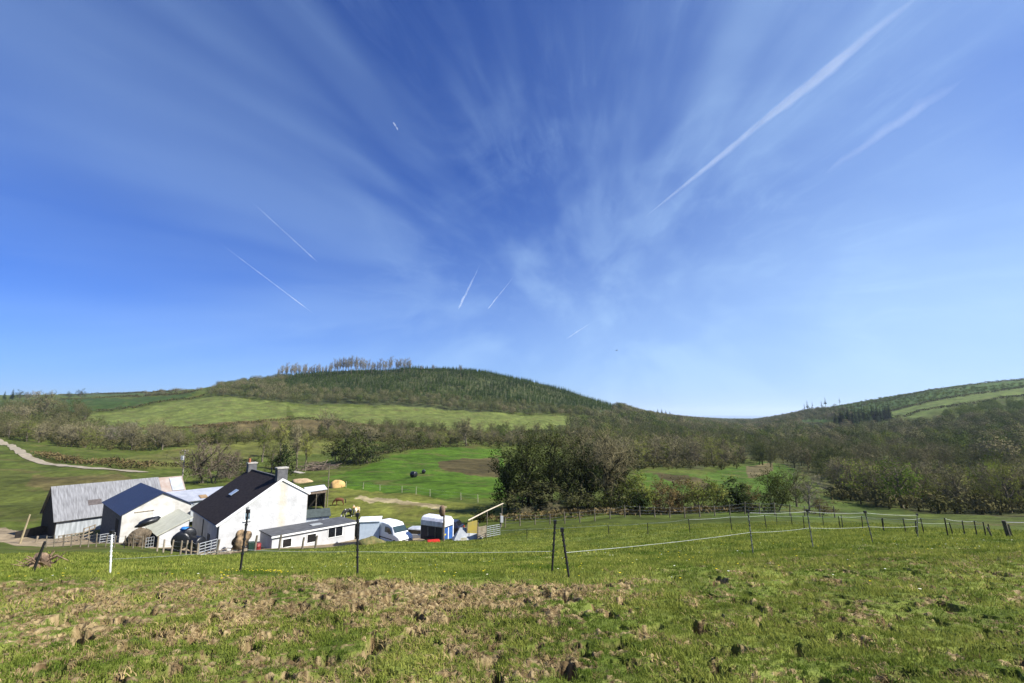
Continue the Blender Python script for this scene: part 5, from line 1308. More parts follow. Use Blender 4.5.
# white van: x forward
o = point(382, 538.6, 50.2); t = thing('van', 'small white panel van parked facing right beside the pale blue cabin', 'van', o, R_(-42))
def vsec(x, zb, zs, zt, wb, wt): return (x, [(-wb, zb), (-wb * 1.01, zs * .75), (-wb, zs), (-wt, zt - .05), (-wt * .93, zt), (wt * .93, zt), (wt, zt - .05), (wb, zs), (wb * 1.01, zs * .75), (wb, zb)])
bd = loft([vsec(0, .30, 1.05, 1.84, .88, .83), vsec(.05, .26, 1.05, 1.88, .89, .84), vsec(1.4, .25, 1.05, 1.92, .89, .84), vsec(2.35, .25, 1.03, 1.86, .89, .81), vsec(2.75, .25, 1.02, 1.66, .89, .72), vsec(3.30, .25, 1.00, 1.14, .89, .80), vsec(3.62, .25, .97, 1.03, .87, .80), vsec(4.0, .28, .84, .88, .82, .74), vsec(4.15, .35, .66, .70, .72, .66)]).build('body', VANW, t, False, .03)
MB().slab([(2.80, -.66, 1.665), (3.27, -.74, 1.185), (3.27, .74, 1.185), (2.80, .66, 1.665)], -.025).build('windscreen', mat('windscreen', (.03, .05, .055), rough=.08, spec=.7), t)
for s_ in (-1, 1):
    MB().prism([(1.75, 1.1), (2.98, 1.1), (2.86, 1.25), (2.52, 1.60), (1.82, 1.62)], 'y', s_ * .865, s_ * .80 if s_ > 0 else s_ * .895).build('side_window', GLASS, t)
    MB().box(3.93, s_ * .48 - .16, .62, 4.09, s_ * .48 + .16, .78).build('headlight', mat('headlight', (.6, .62, .64), rough=.15, spec=.7), t)
    MB().box(2.72, s_ * 1.0 - .09, 1.08, 2.86, s_ * 1.0 + .09, 1.26).build('mirror', BLKTRIM, t)
    for x_ in (.78, 3.42): wheel(t, x_, s_ * .80, .31)
    MB().box(.3, s_ * .905 - .012, .52, 3.0, s_ * .905 + .012, .60).build('side_rub_strip', BLKTRIM, t)
MB().box(4.10, -.68, .30, 4.22, .68, .50).build('bumper', BLKTRIM, t)
MB().box(4.0, -.5, .56, 4.165, .5, .64).build('grille', BLKTRIM, t)


def car(label, o, rz, paint, s_=1.0):
    t = thing('car', label, 'car', o, rz)
    def cs(x, zb, zs, zt, wb, wt): return (x, [(-wb, zb), (-wb, zs), (-wt, zt), (wt, zt), (wb, zs), (wb, zb)])
    loft([cs(0, .4, .8, .95, .78, .7), cs(.15, .28, .88, 1.0, .84, .72), cs(.55, .25, .9, 1.42, .85, .60), cs(1.6, .25, .9, 1.47, .86, .62), cs(2.3, .25, .88, 1.40, .86, .60), cs(2.95, .25, .86, .96, .85, .72), cs(3.7, .28, .74, .82, .82, .70), cs(3.95, .36, .6, .66, .72, .62)]).build('body', paint, t, False, .04)
    MB().slab([(2.36, -.58, 1.40), (2.92, -.70, .99), (2.92, .70, .99), (2.36, .58, 1.40)], -.02).build('windscreen', mat('windscreen', (.03, .05, .055)), t)
    MB().slab([(.50, -.56, 1.40), (.50, .56, 1.40), (.17, .66, 1.03), (.17, -.66, 1.03)], -.02).build('rear_window', GLASS, t)
    for q in (-1, 1):
        MB().prism([(.55, .95), (2.75, .95), (2.35, 1.34), (.72, 1.36)], 'y', q * .80, q * .73 if q > 0 else q * .845).build('side_window', GLASS, t)
        MB().box(-.03, q * .62 - .12, .68, .06, q * .62 + .12, .84).build('tail_light', mat('tail_light', (.5, .02, .02), rough=.2), t)
        MB().box(3.86, q * .55 - .14, .55, 3.97, q * .55 + .14, .68).build('headlight', mat('headlight', (.6, .62, .64)), t)
        for x_ in (.75, 3.15): wheel(t, x_, q * .76, .30)
    return t


car('silver-grey car half hidden between the white van and the horse trailer', point(405, 540.5, 53.5), R_(-12), mat('silver_paint', (.48, .50, .52), rough=.25, spec=.5))
car('dark blue-black car parked behind the horse trailer', point(462, 535, 52.5), R_(168), mat('dark_paint', (.018, .02, .035), rough=.25, spec=.5))
NAVY = mat('navy_paint', (.014, .016, .040), rough=.4, spec=.4); GRP = mat('white_grp', (.66, .68, .76), rough=.4); BLU = mat('blue_panel', (.03, .10, .33), rough=.4)
# horse trailer: x along its length, rear (with the blue ramp) at +x
o = point(420.5, 542.5, 47.5); t = thing('horse_trailer', 'navy horse trailer with a rounded white roof and blue rear ramp', 'trailer', o, R_(-28))
MB().box(0, .0, .35, 2.55, 1.65, 1.62).build('body', NAVY, t)
MB().prism([(-.02, 1.625), (1.67, 1.625), (1.67, 2.1), (1.5, 2.36), (1.2, 2.46), (.45, 2.46), (.15, 2.36), (-.02, 2.1)], 'x', -.04, 2.56).build('roof', GRP, t, False, .05)
for x_ in (.0, .85, 1.7, 2.5): MB().box(x_, -.04, .36, x_ + .06, -.002, 1.6).build('side_rib', mat('dull_alloy', (.22, .23, .26), rough=.4, metal=.5), t)
MB().box(2.57, .12, .4, 2.64, 1.53, 1.5).build('rear_ramp', BLU, t)
MB().box(2.57, -.02, .36, 2.66, .11, 2.1).box(2.57, 1.54, .36, 2.66, 1.67, 2.1).box(2.57, .11, 1.62, 2.63, 1.54, 2.2).box(2.642, .76, .4, 2.66, .89, 1.5).build('rear_frame', mat('white_frame', (.72, .74, .74), rough=.4), t)
MB().box(2.645, .2, .9, 2.67, .42, 1.02).build('reflector', mat('yellow_plate', (.65, .5, .04)), t)
for y_ in (.0, 1.65):
    for x_ in (1.0, 1.6): wheel(t, x_, y_, .30, .18)
MB().prism([(.6, .36), (2.0, .36), (1.9, .66), (.7, .66)], 'y', -.16, -.045).build('mudguard', BLKTRIM, t)
MB().tube([(0, .3, .45), (-1.0, .82, .45)], .04).tube([(0, 1.35, .45), (-1.0, .82, .45)], .04).build('drawbar', GALV, t)
m = MB().box(-.55, -.35, 0, .55, .35, .24).box(-.5, -.3, .24, .5, .3, .27); t = m.build('feed_trough', REDP, None, bevel=.03); t.location = pp(433.5, 543.2, 44.6); t.rotation_euler = (0, 0, R_(15)); tag(t, 'bright red plastic trough lying in the grass before the horse trailer', 'trough')
# thick post with bird box in front of the trailer, lamp post
b_ = pp(443.5, 543, 45.2); t = thing('gate_post', 'tall brown post with a round-headed top standing before the horse trailer', 'post', b_, 0)
h = rise(b_, 507.5); MB().tube([(0, 0, -.4), (0, 0, h)], [.10, .08], 8).build('pole', WOODP, t); MB().blob((-.18, 0, h - .3), (.30, .22, .50), 3, 12, 8, .15).build('top', mat('brown_top', (.20, .13, .085), c2=(.12, .08, .05), bump=.6), t, True)
b_ = LOW_END + np.array([.4, .2, 0]); t = thing('lamp_post', 'dark post with a pale flat lamp head at the right end of the low outbuilding', 'lamp', b_, 0)
h = rise(b_, 520.5); MB().tube([(0, 0, -.6), (0, 0, h)], .05, 8).build('pole', POSTB, t); MB().box(-.05, -.14, h, .55, .14, h + .12).build('lamp_head', mat('lamp_white', (.72, .72, .7), rough=.4), t, bevel=.03)
m = MB().blob((0, 0, .7), (.35, .35, .8), 6, 12, 9, .2); t = m.build('stacked_tyres', TYRE, None, True); t.location = b_ + np.array([-.25, .25, 0]); tag(t, 'dark stack leaning against the right end of the outbuilding by the lamp post', 'tyres')
# grey covered mound, yellow panel, hand rail
o = pp(453, 543, 45.2); t = thing('tarpaulin', 'grey ridge-shaped tarpaulin cover in front of the dark car', 'tarpaulin', o, R_(12))
MB().add([(0, 0, 0), (3.0, 0, -.1), (3.0, 1.6, 0), (0, 1.6, 0), (.7, .75, 1.15), (1.9, .8, 1.05)], [(0, 1, 5, 4), (2, 3, 4, 5), (1, 2, 5), (3, 0, 4), (0, 3, 2, 1)]).build('sheet', mat('grey_tarp', (.36, .38, .40), c2=(.27, .29, .31), scale=2, bump=.4), t)
MB().box(.7, -.03, .02, 1.25, -.0, .42).build('pale_patch', mat('cream_patch', (.6, .56, .40)), t)
o = pp(467.5, 538, 46); t = thing('jump_panel', 'bright yellow panel standing on edge left of the wooden board', 'panel', o, R_(10))
MB().prism([(0, 0), (.95, 0), (.95, .9), (.9, 1.55), (.0, 1.35)], 'y', 0, .08).build('board', mat('yellow_board', (.56, .43, .07), c2=(.46, .37, .12), scale=1.3, amt=.6), t)
MB().box(.95, -.02, -.2, 1.05, .1, 1.3).box(-.1, -.02, -.2, .0, .1, 1.2).build('post', WOODP, t)
a_, b_ = pp(468, 520.5, 50), pp(503, 503.5, 60)
t = thing('handrail', 'long pale sloping handrail rising from the yellow panel to the clump of trees', 'handrail', a_, 0); d = b_ - a_
MB().tube([(0, 0, 0), d * .5 + np.array([0, 0, .05]), d], .07, 6).build('rail', mat('pale_timber', (.50, .44, .34), c2=(.36, .31, .23)), t)
for f in (.1, .5, .96):
    q = d * f; gz_ = hz(a_[0] + q[0], a_[1] + q[1]) - a_[2]; MB().tube([(q[0], q[1], min(gz_, q[2] - .3) - .1), (q[0], q[1], q[2])], .06, 6).build('post', WOODP, t)
b_ = hit(501, 527); t = thing('wooden_post', 'stout wooden post with a white board at the corner by the metal hurdle', 'post', b_, 0); h = rise(b_, 513.5)
MB().tube([(0, 0, -.3), (-.05, 0, h)], [.13, .12], 8).build('pole', WOODP, t); MB().box(-.05, -.19, h * .35, .25, -.15, h * .85).build('board', TRIM, t)

# stone rubble wall by the paddock
m = MB()
for i in range(46):
    f = i / 45; m.blob((f * 8.5 + rt.uniform(-.1, .1), rt.uniform(-.25, .25), rt.uniform(.05, .3)), (rt.uniform(.12, .28), rt.uniform(.12, .25), rt.uniform(.1, .2)), i, 7, 5, .25)
t = m.build('rubble_bank', mat('rubble', (.34, .30, .26), c2=(.16, .14, .12), scale=4), None); p0, p1 = at(396, 57), at(424, 58); t.location = p0; t.rotation_euler = (0, 0, math.atan2(p1[1] - p0[1], p1[0] - p0[0])); t.scale = (float(np.hypot(*(p1 - p0)[:2])) / 8.5, 1, 1); tag(t, 'low bank of broken stones behind the white van', 'stones')


# --- ponies
def pony(label, loc, rz, m, graze, mane):
    """one skinned body: x forward"""
    t = thing('pony', label, 'pony', loc, rz)
    P_ = {'pelvis': (-.50, 0, .92), 'loin': (-.22, 0, .93), 'chest': (.18, 0, .92), 'withers': (.42, 0, .98), 'rump': (-.70, 0, .90)}
    if graze: P_.update(neck=(.70, 0, .78), poll=(.92, 0, .48), muzzle=(1.02, 0, .14))
    else: P_.update(neck=(.66, 0, 1.18), poll=(.84, 0, 1.40), muzzle=(1.10, 0, 1.20))
    E_ = [('pelvis', 'loin'), ('loin', 'chest'), ('chest', 'withers'), ('withers', 'neck'), ('neck', 'poll'), ('poll', 'muzzle'), ('pelvis', 'rump')]
    Rd = dict(pelvis=.25, loin=.27, chest=.27, withers=.20, rump=.17, neck=.15, poll=.11, muzzle=.065)
    for s_, q in ((1, 'l'), (-1, 'r')):
        P_.update({'sh' + q: (.36, .13 * s_, .72), 'kn' + q: (.38, .13 * s_, .40), 'fe' + q: (.36, .13 * s_, .12), 'hf' + q: (.40, .13 * s_, .0),
                   'hi' + q: (-.56, .14 * s_, .70), 'st' + q: (-.48, .14 * s_, .58), 'hk' + q: (-.68, .14 * s_, .38), 'ft' + q: (-.64, .14 * s_, .12), 'hh' + q: (-.60, .14 * s_, .0)})
        E_ += [('chest', 'sh' + q), ('sh' + q, 'kn' + q), ('kn' + q, 'fe' + q), ('fe' + q, 'hf' + q), ('pelvis', 'hi' + q), ('hi' + q, 'st' + q), ('st' + q, 'hk' + q), ('hk' + q, 'ft' + q), ('ft' + q, 'hh' + q)]
        Rd.update({'sh' + q: .11, 'kn' + q: .06, 'fe' + q: .042, 'hf' + q: .06, 'hi' + q: .14, 'st' + q: .11, 'hk' + q: .06, 'ft' + q: .042, 'hh' + q: .06})
    ks = list(P_); me = bpy.data.meshes.new('body'); me.from_pydata([P_[k] for k in ks], [(ks.index(a), ks.index(b)) for a, b in E_], [])
    me.materials.append(m); o_ = bpy.data.objects.new('body', me); COL.objects.link(o_); o_.parent = t
    sk = o_.modifiers.new('skin', 'SKIN'); sk.use_smooth_shade = True
    for i, k in enumerate(ks):
        v = me.skin_vertices[0].data[i]; v.radius = (Rd[k], Rd[k]); v.use_root = k == 'pelvis'
    o_.modifiers.new('sub', 'SUBSURF').levels = 1; o_.modifiers['sub'].render_levels = 1
    MB().tube([(-.84, 0, .98), (-.96, 0, .8), (-.98, 0, .45), (-.96, 0, .3)], [.05, .07, .08, .03], 7).build('tail', mane, t, True)
    n, pl = Vector(P_['neck']), Vector(P_['poll']); w = Vector(P_['withers'])
    up = Vector((-.10, 0, .12)); MB().tube([w + Vector((0, 0, .2)), n + up * 1.1, pl + up * .8], [.04, .07, .05], 6).build('mane', mane, t, True)
    for s_ in (1, -1): MB().tube([pl + Vector((-.03, .05 * s_, .08)), pl + Vector((-.03, .07 * s_, .2))], [.035, .008], 6).build('ear', m, t)
    return t


COATB = mat('brown_coat', (.14, .055, .022), rough=.7, c2=(.10, .04, .018)); MANEB = mat('black_mane', (.02, .018, .016), rough=.8); COATP = mat('piebald_coat', (.62, .60, .56), rough=.7, c2=(.015, .014, .014), scale=1.6, amt=.05, detail=1)
COATT = mat('tan_white_coat', (.72, .68, .60), rough=.7, c2=(.46, .28, .14), scale=1.3, amt=.08, detail=1); MANEW = mat('white_mane', (.7, .67, .6), rough=.8)
pony('brown pony grazing in the paddock, furthest from the outbuilding', hit(339, 505.5), R_(190), COATB, True, MANEB)
pony('black and white pony standing close to the tan and white one', hit(347, 517.5), R_(235), COATP, True, MANEB)
pony('tan and white pony with white legs, nearest the end of the outbuilding', hit(356, 515.5), R_(262), COATT, False, MANEW)

# --- left foreground of the yard: stump, leaning poles, boards
m = MB(); m.blob((0, 0, .35), (.55, .45, .55), 4, 14, 9, .35)
for i in range(26):
    a = rt.uniform(0, 6.28); L_ = rt.uniform(.5, 1.7) * (1 if i < 6 else .8); m.tube([(0, 0, .25), (math.cos(a) * L_ * .6, math.sin(a) * L_ * .5, .2 + rt.uniform(0, .5)), (math.cos(a) * L_, math.sin(a) * L_, rt.uniform(-.1, 1.0))], [.10, .06, .02] if i < 6 else [.05, .03, .012], 6)
t = m.build('tree_stump', mat('dead_stump', (.25, .17, .105), c2=(.09, .06, .04), scale=2.5, bump=.8), None); b_ = hit(40, 568); t.location = b_; t.scale = (.5, .5, .5); tag(t, 'uprooted brown tree stump with broken roots lying on the left grass', 'stump')
b_ = hit(30, 573.5); tp = point(45, 541.5, b_[1]); m = MB().tube([(0, 0, -.2), tp - b_], [.035, .028], 7); t = m.build('leaning_post', POSTB, None); t.location = b_; tag(t, 'thin black post leaning to the right beside the uprooted stump', 'post')
b_ = point(18.5, 546, 52); tp = point(30, 514.5, 52); m = MB().tube([(0, 0, -.3), tp - b_], [.11, .07], 7); t = m.build('leaning_pole', mat('tan_pole', (.38, .31, .19), c2=(.28, .23, .14)), None); t.location = b_; tag(t, 'long tan pole leaning to the right left of the grey barn', 'pole')
b_ = point(34, 547, 53); m = MB().tube([(0, 0, -.3), (.25, 0, 1.1)], [.1, .09], 7); t = m.build('wooden_post', WOOD, None); t.location = b_; tag(t, 'short pale post leaning before the dark end of the grey barn', 'post')
m = MB().prism([(0, 0), (3.4, 0), (3.4, 1.3), (2.4, 1.5), (0, 1.0)], 'y', 0, .12); t = m.build('board_screen', DARKWOOD, None); t.location = point(14, 540.5, 61); t.rotation_euler = (0, 0, R_(25)); tag(t, 'low dark board screen at the left end of the grey barn', 'screen')

# ------------------------------------------------------------------ electric fences
def px_fence(name, label, posts, m, rad, tapes=(), knob=True):
    """posts: (base px, base row, top px, top row[, Y[, material, label]])"""
    o = None; tops = []
    for i, q in enumerate(posts):
        b_ = hit(q[0], q[1]) if len(q) < 5 or not q[4] else at(q[0], q[4])
        tp = point(q[2], q[3], b_[1])
        if o is None: o = b_.copy(); t = thing(name, label, 'fence', o, 0)
        m_ = q[5] if len(q) > 5 else m
        d = tp - b_; rd = rad * (.75 if m_ is not m else 1); mb = MB().tube([b_ - o - d * .12, b_ - o + d], [rd, rd * .9], 7)
        if knob:
            for f in (.30, .42, .54, .66, .78, .9):
                c = b_ - o + d * f; mb.tube([c - d * .012, c + d * .012], [rd * 1.4, rd * 1.4], 7)
        pb = mb.build('post', m_, t)
        if len(q) > 6: pb['label'] = q[6]
        if knob: MB().box(*(tp - o + (-.03, -.03, -.03)), *(tp - o + (.03, .03, .035))).build('cap', POSTB if m_ is not TAPE else TAPE, pb)
        tops.append((b_ - o, d))
    for idx, fr_, wr, sag in tapes:
        pl = []
        for k in idx:
            a = tops[k][0] + tops[k][1] * (fr_[k] if isinstance(fr_, dict) else fr_)
            if pl:
                a0 = np.array(pl[-1])
                for f in (.25, .5, .75): pl.append(a0 + (a - a0) * f - np.array([0, 0, sag * 4 * f * (1 - f)]))
            pl.append(a)
        MB().tube(pl, wr, 5).build('tape', TAPE, t)
    return t


GREYP = mat('grey_post', (.16, .17, .165), rough=.6, c2=(.05, .05, .05), scale=14, stretch=(.2, .2, 1), amt=.2)
WHITEP = mat('white_post', (.74, .75, .75), rough=.5, c2=(.60, .62, .62), scale=14, stretch=(.2, .2, 1), amt=.2)
px_fence('electric_fence', 'nearest electric fence of black step-in posts and white tape across the grass', [
    (110, 574, 112, 532, None, WHITEP, 'white ribbed post'), (240, 572.5, 248, 511.5), (357.5, 575.5, 357.5, 515), (552, 572, 555, 522), (569, 577.5, 562, 530),
    (753, 553.5, 748, 511.5, None, GREYP), (813, 547, 807, 510.5, None, GREYP), (873, 543, 865, 512, None, GREYP), (918, 538, 917, 514.5, None, GREYP)],
    POSTB, .021, [((0, 1, 2, 3), {0: .35, 1: .37, 2: .39, 3: .41}, .003, .02), ((4, 5, 6, 7, 8), {4: .52, 5: .50, 6: .52, 7: .52, 8: .5}, .0036, .03), ((5, 6, 7, 8), .97, .0045, .03)])
px_fence('electric_fence', 'second electric fence with a white rope crossing the middle of the sloping field', [
    (469, 541, 469, 531), (527, 538.5, 527, 529), (609, 534.5, 608, 525), (648, 534, 647.5, 523), (690, 532.5, 688.5, 519), (732, 530.5, 730, 516.5), (766.5, 529, 764.5, 515),
    (804.5, 529, 803, 516), (840.5, 530, 838.5, 516.5), (863, 529.5, 861.5, 516), (884, 532, 882.5, 518), (906, 533.5, 903, 518.5), (924, 533.5, 920.5, 518), (948, 536.5, 944.5, 518), (965, 535.5, 962, 520.5), (977, 535.5, 974, 520.5), (986, 536.5, 983, 522)],
    POSTB, .027, [(tuple(range(17)), .97, .0065, .04)], False)
px_fence('electric_fence', 'third line of dark posts just behind the second electric fence, right half', [
    (777, 523, 776, 513.5), (792, 524.5, 791, 514), (823.5, 526, 822.5, 515.5), (843, 528, 841, 515), (883.5, 530, 881.5, 518.5), (916.5, 535, 915.5, 521), (953, 534.5, 949, 522), (991, 536.5, 988, 524)],
    POSTB, .027, [(tuple(range(8)), .9, .004, .04)], False)
post_fence('stock_fence', 'wooden stock fence along the foot of the field below the bushes', [at(q, 52.5 - .004 * (q - 505)) for q in range(505, 850, 15)], 1.15, .06, WOODP, (.35, .62, .92), WIRE)
post_fence('stock_fence', 'pale-posted fence between the paddock and the bright meadow', [hit(a, b_) for a, b_ in ((346, 487.5), (363, 489), (380, 490.5), (402, 492.5), (416, 494.5), (430, 496.5), (461, 500), (478, 502.5))], 1.25, .05, mat('pale_stake', (.42, .40, .28), c2=(.3, .28, .2)), (.5, .95), WIRE)
post_fence('stock_fence', 'dark post and rail fence on the house side of the paddock', [at(q, 58.2 + .03 * (q - 312)) for q in (312, 322, 331, 341, 350, 360, 370, 380, 390)], 1.1, .05, WOODP, (.5, .92), WOODP, wr=.035)
b_ = hit(1010, 538); t = thing('gate_post', 'thick grey gatepost with a metal rail at the right edge of the field', 'post', b_, 0); tp = point(1003.5, 520.5, b_[1]) - b_
MB().tube([(0, 0, -.3), tp], [.085, .075], 8).build('pole', mat('grey_oak', (.10, .09, .065), c2=(.05, .045, .035), scale=4), t)
e_ = point(1060, 523.5, b_[1] + 1) - b_; MB().tube([tp * .9, e_], .016, 6).build('rail', mat('dull_rail', (.22, .23, .24), rough=.6), t)
for px, py, tx, ty, lab in ((994, 537.5, 987, 527, 'short dark stake left of the thick gatepost'), (1013, 537.5, 1008, 524, 'thin dark stake right against the thick gatepost')):
    b_ = hit(px, py); d = point(tx, ty, b_[1]) - b_; t = MB().tube([(0, 0, -.2), d], .04, 6).build('stake', WOODP, None); t.location = b_; tag(t, lab, 'stake')

# ------------------------------------------------------------------ bird and vapour trails
m = MB(); m.tube([(-.32, 0, 0), (-.1, 0, .03), (.2, 0, .02), (.34, 0, .0)], [.02, .09, .08, .02], 8); t = thing('bird', 'small dark bird gliding in the sky above the far end of the hill', 'bird', point(616.5, 350.5, 150), R_(15)); m.build('body', BLKTRIM, t, True)
for s_ in (1, -1): MB().add([(-.14, s_ * .06, .04), (.14, s_ * .06, .04), (.10, s_ * .55, .16), (-.10, s_ * .55, .16), (-.12, s_ * .95, .12)], [(0, 1, 2, 3), (3, 2, 4)]).build('wing', BLKTRIM, t)


def trail(label, pa, pb, w0, w1, tau, alt=9000.0, wig=.12, seed=0, pts=40, group=None, strands=1):
    """a vapour trail: a long tube of thin mist high in the air"""
    def sky(px, py): k = kslope(py); Y = alt / k; return point(px, py, Y)
    A_, B_ = sky(*pa), sky(*pb); d = B_ - A_; mid = (A_ + B_) / 2; ln = np.linalg.norm(d); nrm = np.array([-d[1], d[0], 0]) / ln
    m_ = bpy.data.materials.new('ice_vapour'); m_.use_nodes = True; nt = m_.node_tree; nt.nodes.remove(nt.nodes['Principled BSDF'])
    v = nt.nodes.new('ShaderNodeVolumeScatter'); v.inputs['Color'].default_value = (1, 1, 1, 1); v.inputs['Density'].default_value = tau / ((w0 + w1) / 2) / (strands ** .8); v.inputs['Anisotropy'].default_value = .0
    nt.links.new(v.outputs[0], nt.nodes['Material Output'].inputs['Volume']); m_.cycles.homogeneous_volume = True
    g = np.random.default_rng(seed)
    root = thing('vapour_trail', label, 'vapour trail', mid, 0, group) if strands > 1 else None
    for st in range(strands):
        q = []; rad = []; ph = g.uniform(0, 50); of = 0 if strands == 1 else g.normal() * (.10 if st < 2 else .30); oz = g.normal() * .25; fa, fb = (0, 1) if st < 2 else (max(0, g.uniform(-.3, .6)), min(1, g.uniform(.4, 1.3)))
        if fb - fa < .25: fb = min(1, fa + .4)
        for i in range(pts):
            f = i / (pts - 1); F_ = fa + (fb - fa) * f; w = (w0 + (w1 - w0) * F_) / 2
            j = float(perlin(np.array([F_ * 7.]), np.array([seed * 3.1]), 90)[0]); j2 = float(perlin(np.array([F_ * 23. + ph]), np.array([seed * 5.1]), 91)[0]); j3 = float(perlin(np.array([F_ * 6. + ph]), np.array([st * 5.1]), 92)[0])
            q.append(A_ + d * F_ - mid + nrm * w * (wig * 4 * j + .5 * wig * j2 + of + .35 * j3) + np.array([0, 0, oz * w])); rad.append(max(w * (.58 if strands > 1 else 1) * (1 + .5 * j2 + .4 * j3) * min(1, 5 * f + .05, 5 * (1 - f) + .05), 3))
        o_ = MB().tube(q, rad, 12).build('wisp' if root else 'vapour_trail', m_, root, True)
        if not root: o_.location = mid; tag(o_, label, 'vapour trail', group)
    return root


trail('long broad white vapour trail rising from the middle of the sky to the upper right', (640, 221), (925, -10), 80, 500, .36, wig=.06, seed=1, pts=60, strands=9)
trail('longer of the two thin vapour trails on the left, lower one', (212, 237), (314, 314), 34, 60, .17, seed=2, wig=.03)
trail('thin vapour trail on the left, upper one of the two', (249, 199), (319, 263), 34, 60, .12, seed=3, wig=.04)
trail('short ragged vapour trail leaning right, left of the middle above the hill', (481, 263), (458, 310), 140, 300, .14, seed=4, wig=.05, strands=4)
trail('short faint vapour trail right of the ragged one above the hill', (515, 275), (487, 310), 60, 170, .16, seed=5, strands=5)
trail('tiny bright vapour trail alone high above the hill', (393, 122), (398, 131), 60, 60, .25, seed=6, pts=12)
trail('soft wide vapour trail low at right under the broad one', (960, 78), (820, 175), 600, 220, .15, seed=7, wig=.15, strands=7)
trail('faint short vapour trail low over the far valley', (592, 322), (566, 339), 120, 200, .16, seed=8, strands=5)

# ------------------------------------------------------------------ air
hm = bpy.data.materials.new('valley_air'); hm.use_nodes = True; nt = hm.node_tree; nt.nodes.remove(nt.nodes['Principled BSDF'])
v = nt.nodes.new('ShaderNodeVolumePrincipled'); v.inputs['Color'].default_value = (.72, .84, 1.0, 1); v.inputs['Density'].default_value = 7.5e-5; v.inputs['Anisotropy'].default_value = .2
nt.links.new(v.outputs[0], nt.nodes['Material Output'].inputs['Volume']); hm.cycles.homogeneous_volume = True
hb = MB().box(-17000, -9600, -420, 28000, 27000, 240).build('haze', hm, None); tag(hb, kind='stuff')

# ------------------------------------------------------------------ sky, sun, camera
SUN_AZ, SUN_EL = R_(104), R_(43)
w = bpy.data.worlds.new('World'); SC.world = w; w.use_nodes = True; nt = w.node_tree; N = nt.nodes; L = nt.links
bg = N['Background']; bg.inputs['Strength'].default_value = .057
sky = N.new('ShaderNodeTexSky'); sky.sky_type = 'NISHITA'; sky.sun_disc = False; sky.sun_elevation = SUN_EL; sky.sun_rotation = SUN_AZ
sky.altitude = 200; sky.air_density = 1.0; sky.dust_density = .3; sky.ozone_density = 6.0
tc = N.new('ShaderNodeTexCoord'); sp = N.new('ShaderNodeSeparateXYZ'); L.new(tc.outputs['Generated'], sp.inputs[0])


def math_(op, a, b=None, clamp=False):
    n = N.new('ShaderNodeMath'); n.operation = op; n.use_clamp = clamp
    for i, q in enumerate((a, b)):
        if q is None: continue
        if isinstance(q, (int, float)): n.inputs[i].default_value = q
        else: L.new(q, n.inputs[i])
    return n.outputs[0]


# cirrus: streaks of ice combed by the wind, all running towards one far point of the sky
ax_az, ax_el = R_(9.5), R_(13.0)
D = Vector((math.sin(ax_az) * math.cos(ax_el), math.cos(ax_az) * math.cos(ax_el), math.sin(ax_el)))
E1 = D.cross(Vector((0, 0, 1))).normalized(); E2 = E1.cross(D).normalized()


def dot_(vec):
    n = N.new('ShaderNodeVectorMath'); n.operation = 'DOT_PRODUCT'; L.new(tc.outputs['Generated'], n.inputs[0]); n.inputs[1].default_value = vec; return n.outputs['Value']


da, d1, d2 = dot_(D), dot_(E1), dot_(E2)
ln_ = math_('SQRT', math_('ADD', math_('ADD', math_('MULTIPLY', d1, d1), math_('MULTIPLY', d2, d2)), .09))
u1, u2 = math_('DIVIDE', d1, ln_), math_('DIVIDE', d2, ln_)
cb = N.new('ShaderNodeCombineXYZ'); L.new(u1, cb.inputs[0]); L.new(u2, cb.inputs[1]); L.new(da, cb.inputs[2])


def streaks(s_across, s_along, detail, lo, hi, off, dist=.3, src=None, rough=.5):
    mp = N.new('ShaderNodeMapping'); mp.inputs['Scale'].default_value = (s_across, s_across, s_along); mp.inputs['Location'].default_value = (off, off * .7, off * .3); L.new(src or cb.outputs[0], mp.inputs['Vector'])
    nz = N.new('ShaderNodeTexNoise'); nz.inputs['Scale'].default_value = 1; nz.inputs['Detail'].default_value = detail; nz.inputs['Roughness'].default_value = rough; nz.inputs['Distortion'].default_value = dist
    L.new(mp.outputs[0], nz.inputs['Vector'])
    mr = N.new('ShaderNodeMapRange'); mr.interpolation_type = 'SMOOTHSTEP'; mr.inputs['From Min'].default_value = lo; mr.inputs['From Max'].default_value = hi; L.new(nz.outputs['Fac'], mr.inputs['Value'])
    return mr.outputs[0]


s1 = streaks(3.6, .7, 3, .41, .74, 3.0, .2, None, .5)
s2 = streaks(15.0, 1.6, 7, .42, .80, 9.0, .6, None, .62)
s3 = streaks(2.0, 3.0, 3, .35, .70, 5.5, .3, tc.outputs['Generated'])
s4 = streaks(5.0, 5.0, 6, .45, .75, 1.5, .8, tc.outputs['Generated'], .6)


def ramp_(v, lo, hi):
    mr = N.new('ShaderNodeMapRange'); mr.interpolation_type = 'SMOOTHSTEP'; mr.inputs['From Min'].default_value = lo; mr.inputs['From Max'].default_value = hi; L.new(v, mr.inputs['Value']); return mr.outputs[0]


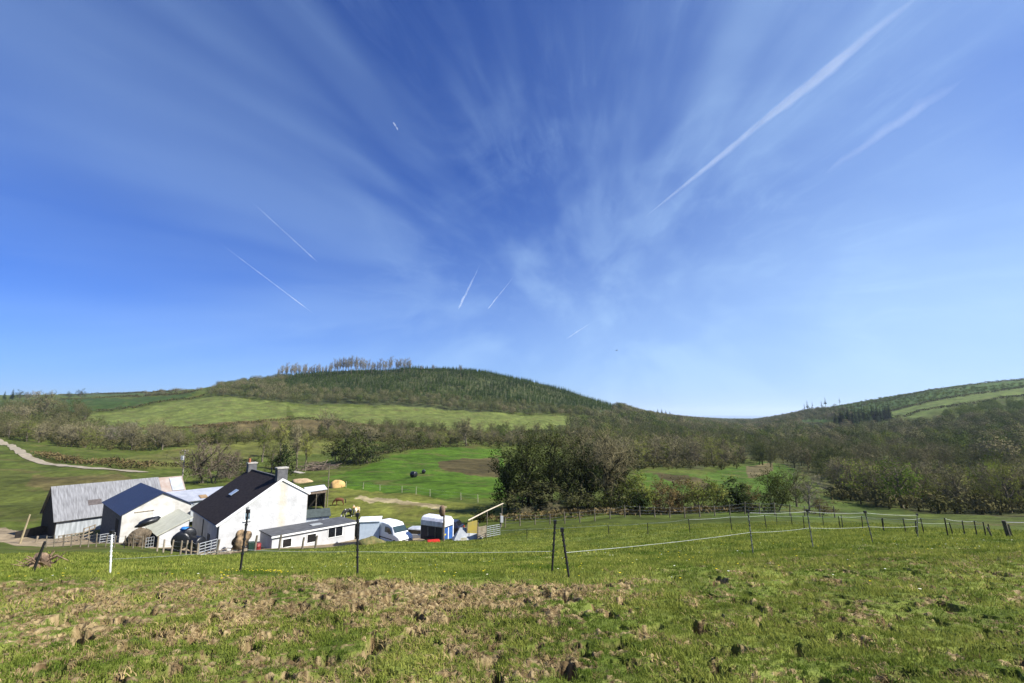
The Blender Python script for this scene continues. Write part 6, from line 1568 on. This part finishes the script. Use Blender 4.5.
right = ramp_(sp.outputs['X'], -.15, .85)                        # the veil is thickest on the sunward side
low = math_('SUBTRACT', 1.0, ramp_(sp.outputs['Z'], .02, .45))
f = math_('ADD', math_('MULTIPLY', s1, .20), .0)
f = math_('ADD', f, math_('MULTIPLY', math_('MULTIPLY', s2, s3), .11))
f = math_('ADD', f, math_('MULTIPLY', math_('MULTIPLY', s4, ramp_(da, .80, .97)), .10))
f = math_('ADD', f, math_('MULTIPLY', right, math_('ADD', math_('MULTIPLY', s3, .18), .24)))
f = math_('ADD', f, math_('MULTIPLY', low, math_('MULTIPLY', ramp_(sp.outputs['X'], -.8, .4), .50)), True)
tint = N.new('ShaderNodeMix'); tint.data_type = 'RGBA'; tint.blend_type = 'MULTIPLY'; tint.inputs['Factor'].default_value = 1; L.new(sky.outputs[0], tint.inputs['A']); tint.inputs['B'].default_value = (.38, .655, 1.28, 1)
mx = N.new('ShaderNodeMix'); mx.data_type = 'RGBA'; L.new(f, mx.inputs['Factor']); L.new(tint.outputs['Result'], mx.inputs['A']); mx.inputs['B'].default_value = (4.6, 6.9, 9.8, 1)
L.new(mx.outputs['Result'], bg.inputs['Color'])

sd = bpy.data.lights.new('sun', 'SUN'); sd.energy = 5.0; sd.angle = R_(.53); sd.color = (1.0, .955, .88)
so = bpy.data.objects.new('sun', sd); COL.objects.link(so)
dirv = Vector((math.sin(SUN_AZ) * math.cos(SUN_EL), math.cos(SUN_AZ) * math.cos(SUN_EL), math.sin(SUN_EL)))
so.rotation_euler = dirv.to_track_quat('Z', 'Y').to_euler(); so.location = (60, -20, 80)

cd = bpy.data.cameras.new('camera'); cam = bpy.data.objects.new('camera', cd); COL.objects.link(cam)
cd.sensor_width = 36; cd.lens = 36 * F / 1024; cd.clip_start = .1; cd.clip_end = 120000
cam.location = (0, 0, EYE); cam.rotation_euler = (R_(90) + PITCH, 0, 0); SC.camera = cam

SC.view_settings.view_transform = 'Standard'; SC.view_settings.look = 'None'; SC.view_settings.gamma = 1; SC.view_settings.exposure = 1.0
SC.render.engine = 'CYCLES'
try:
    SC.cycles.use_denoising = True; SC.cycles.denoiser = 'OPENIMAGEDENOISE'; SC.cycles.denoising_input_passes = 'RGB_ALBEDO_NORMAL'; SC.cycles.denoising_prefilter = 'ACCURATE'
    SC.cycles.max_bounces = 5; SC.cycles.diffuse_bounces = 2; SC.cycles.glossy_bounces = 2; SC.cycles.transmission_bounces = 2; SC.cycles.volume_bounces = 1; SC.cycles.transparent_max_bounces = 8
    SC.cycles.use_adaptive_sampling = False; SC.render.use_persistent_data = False
except Exception:
    pass
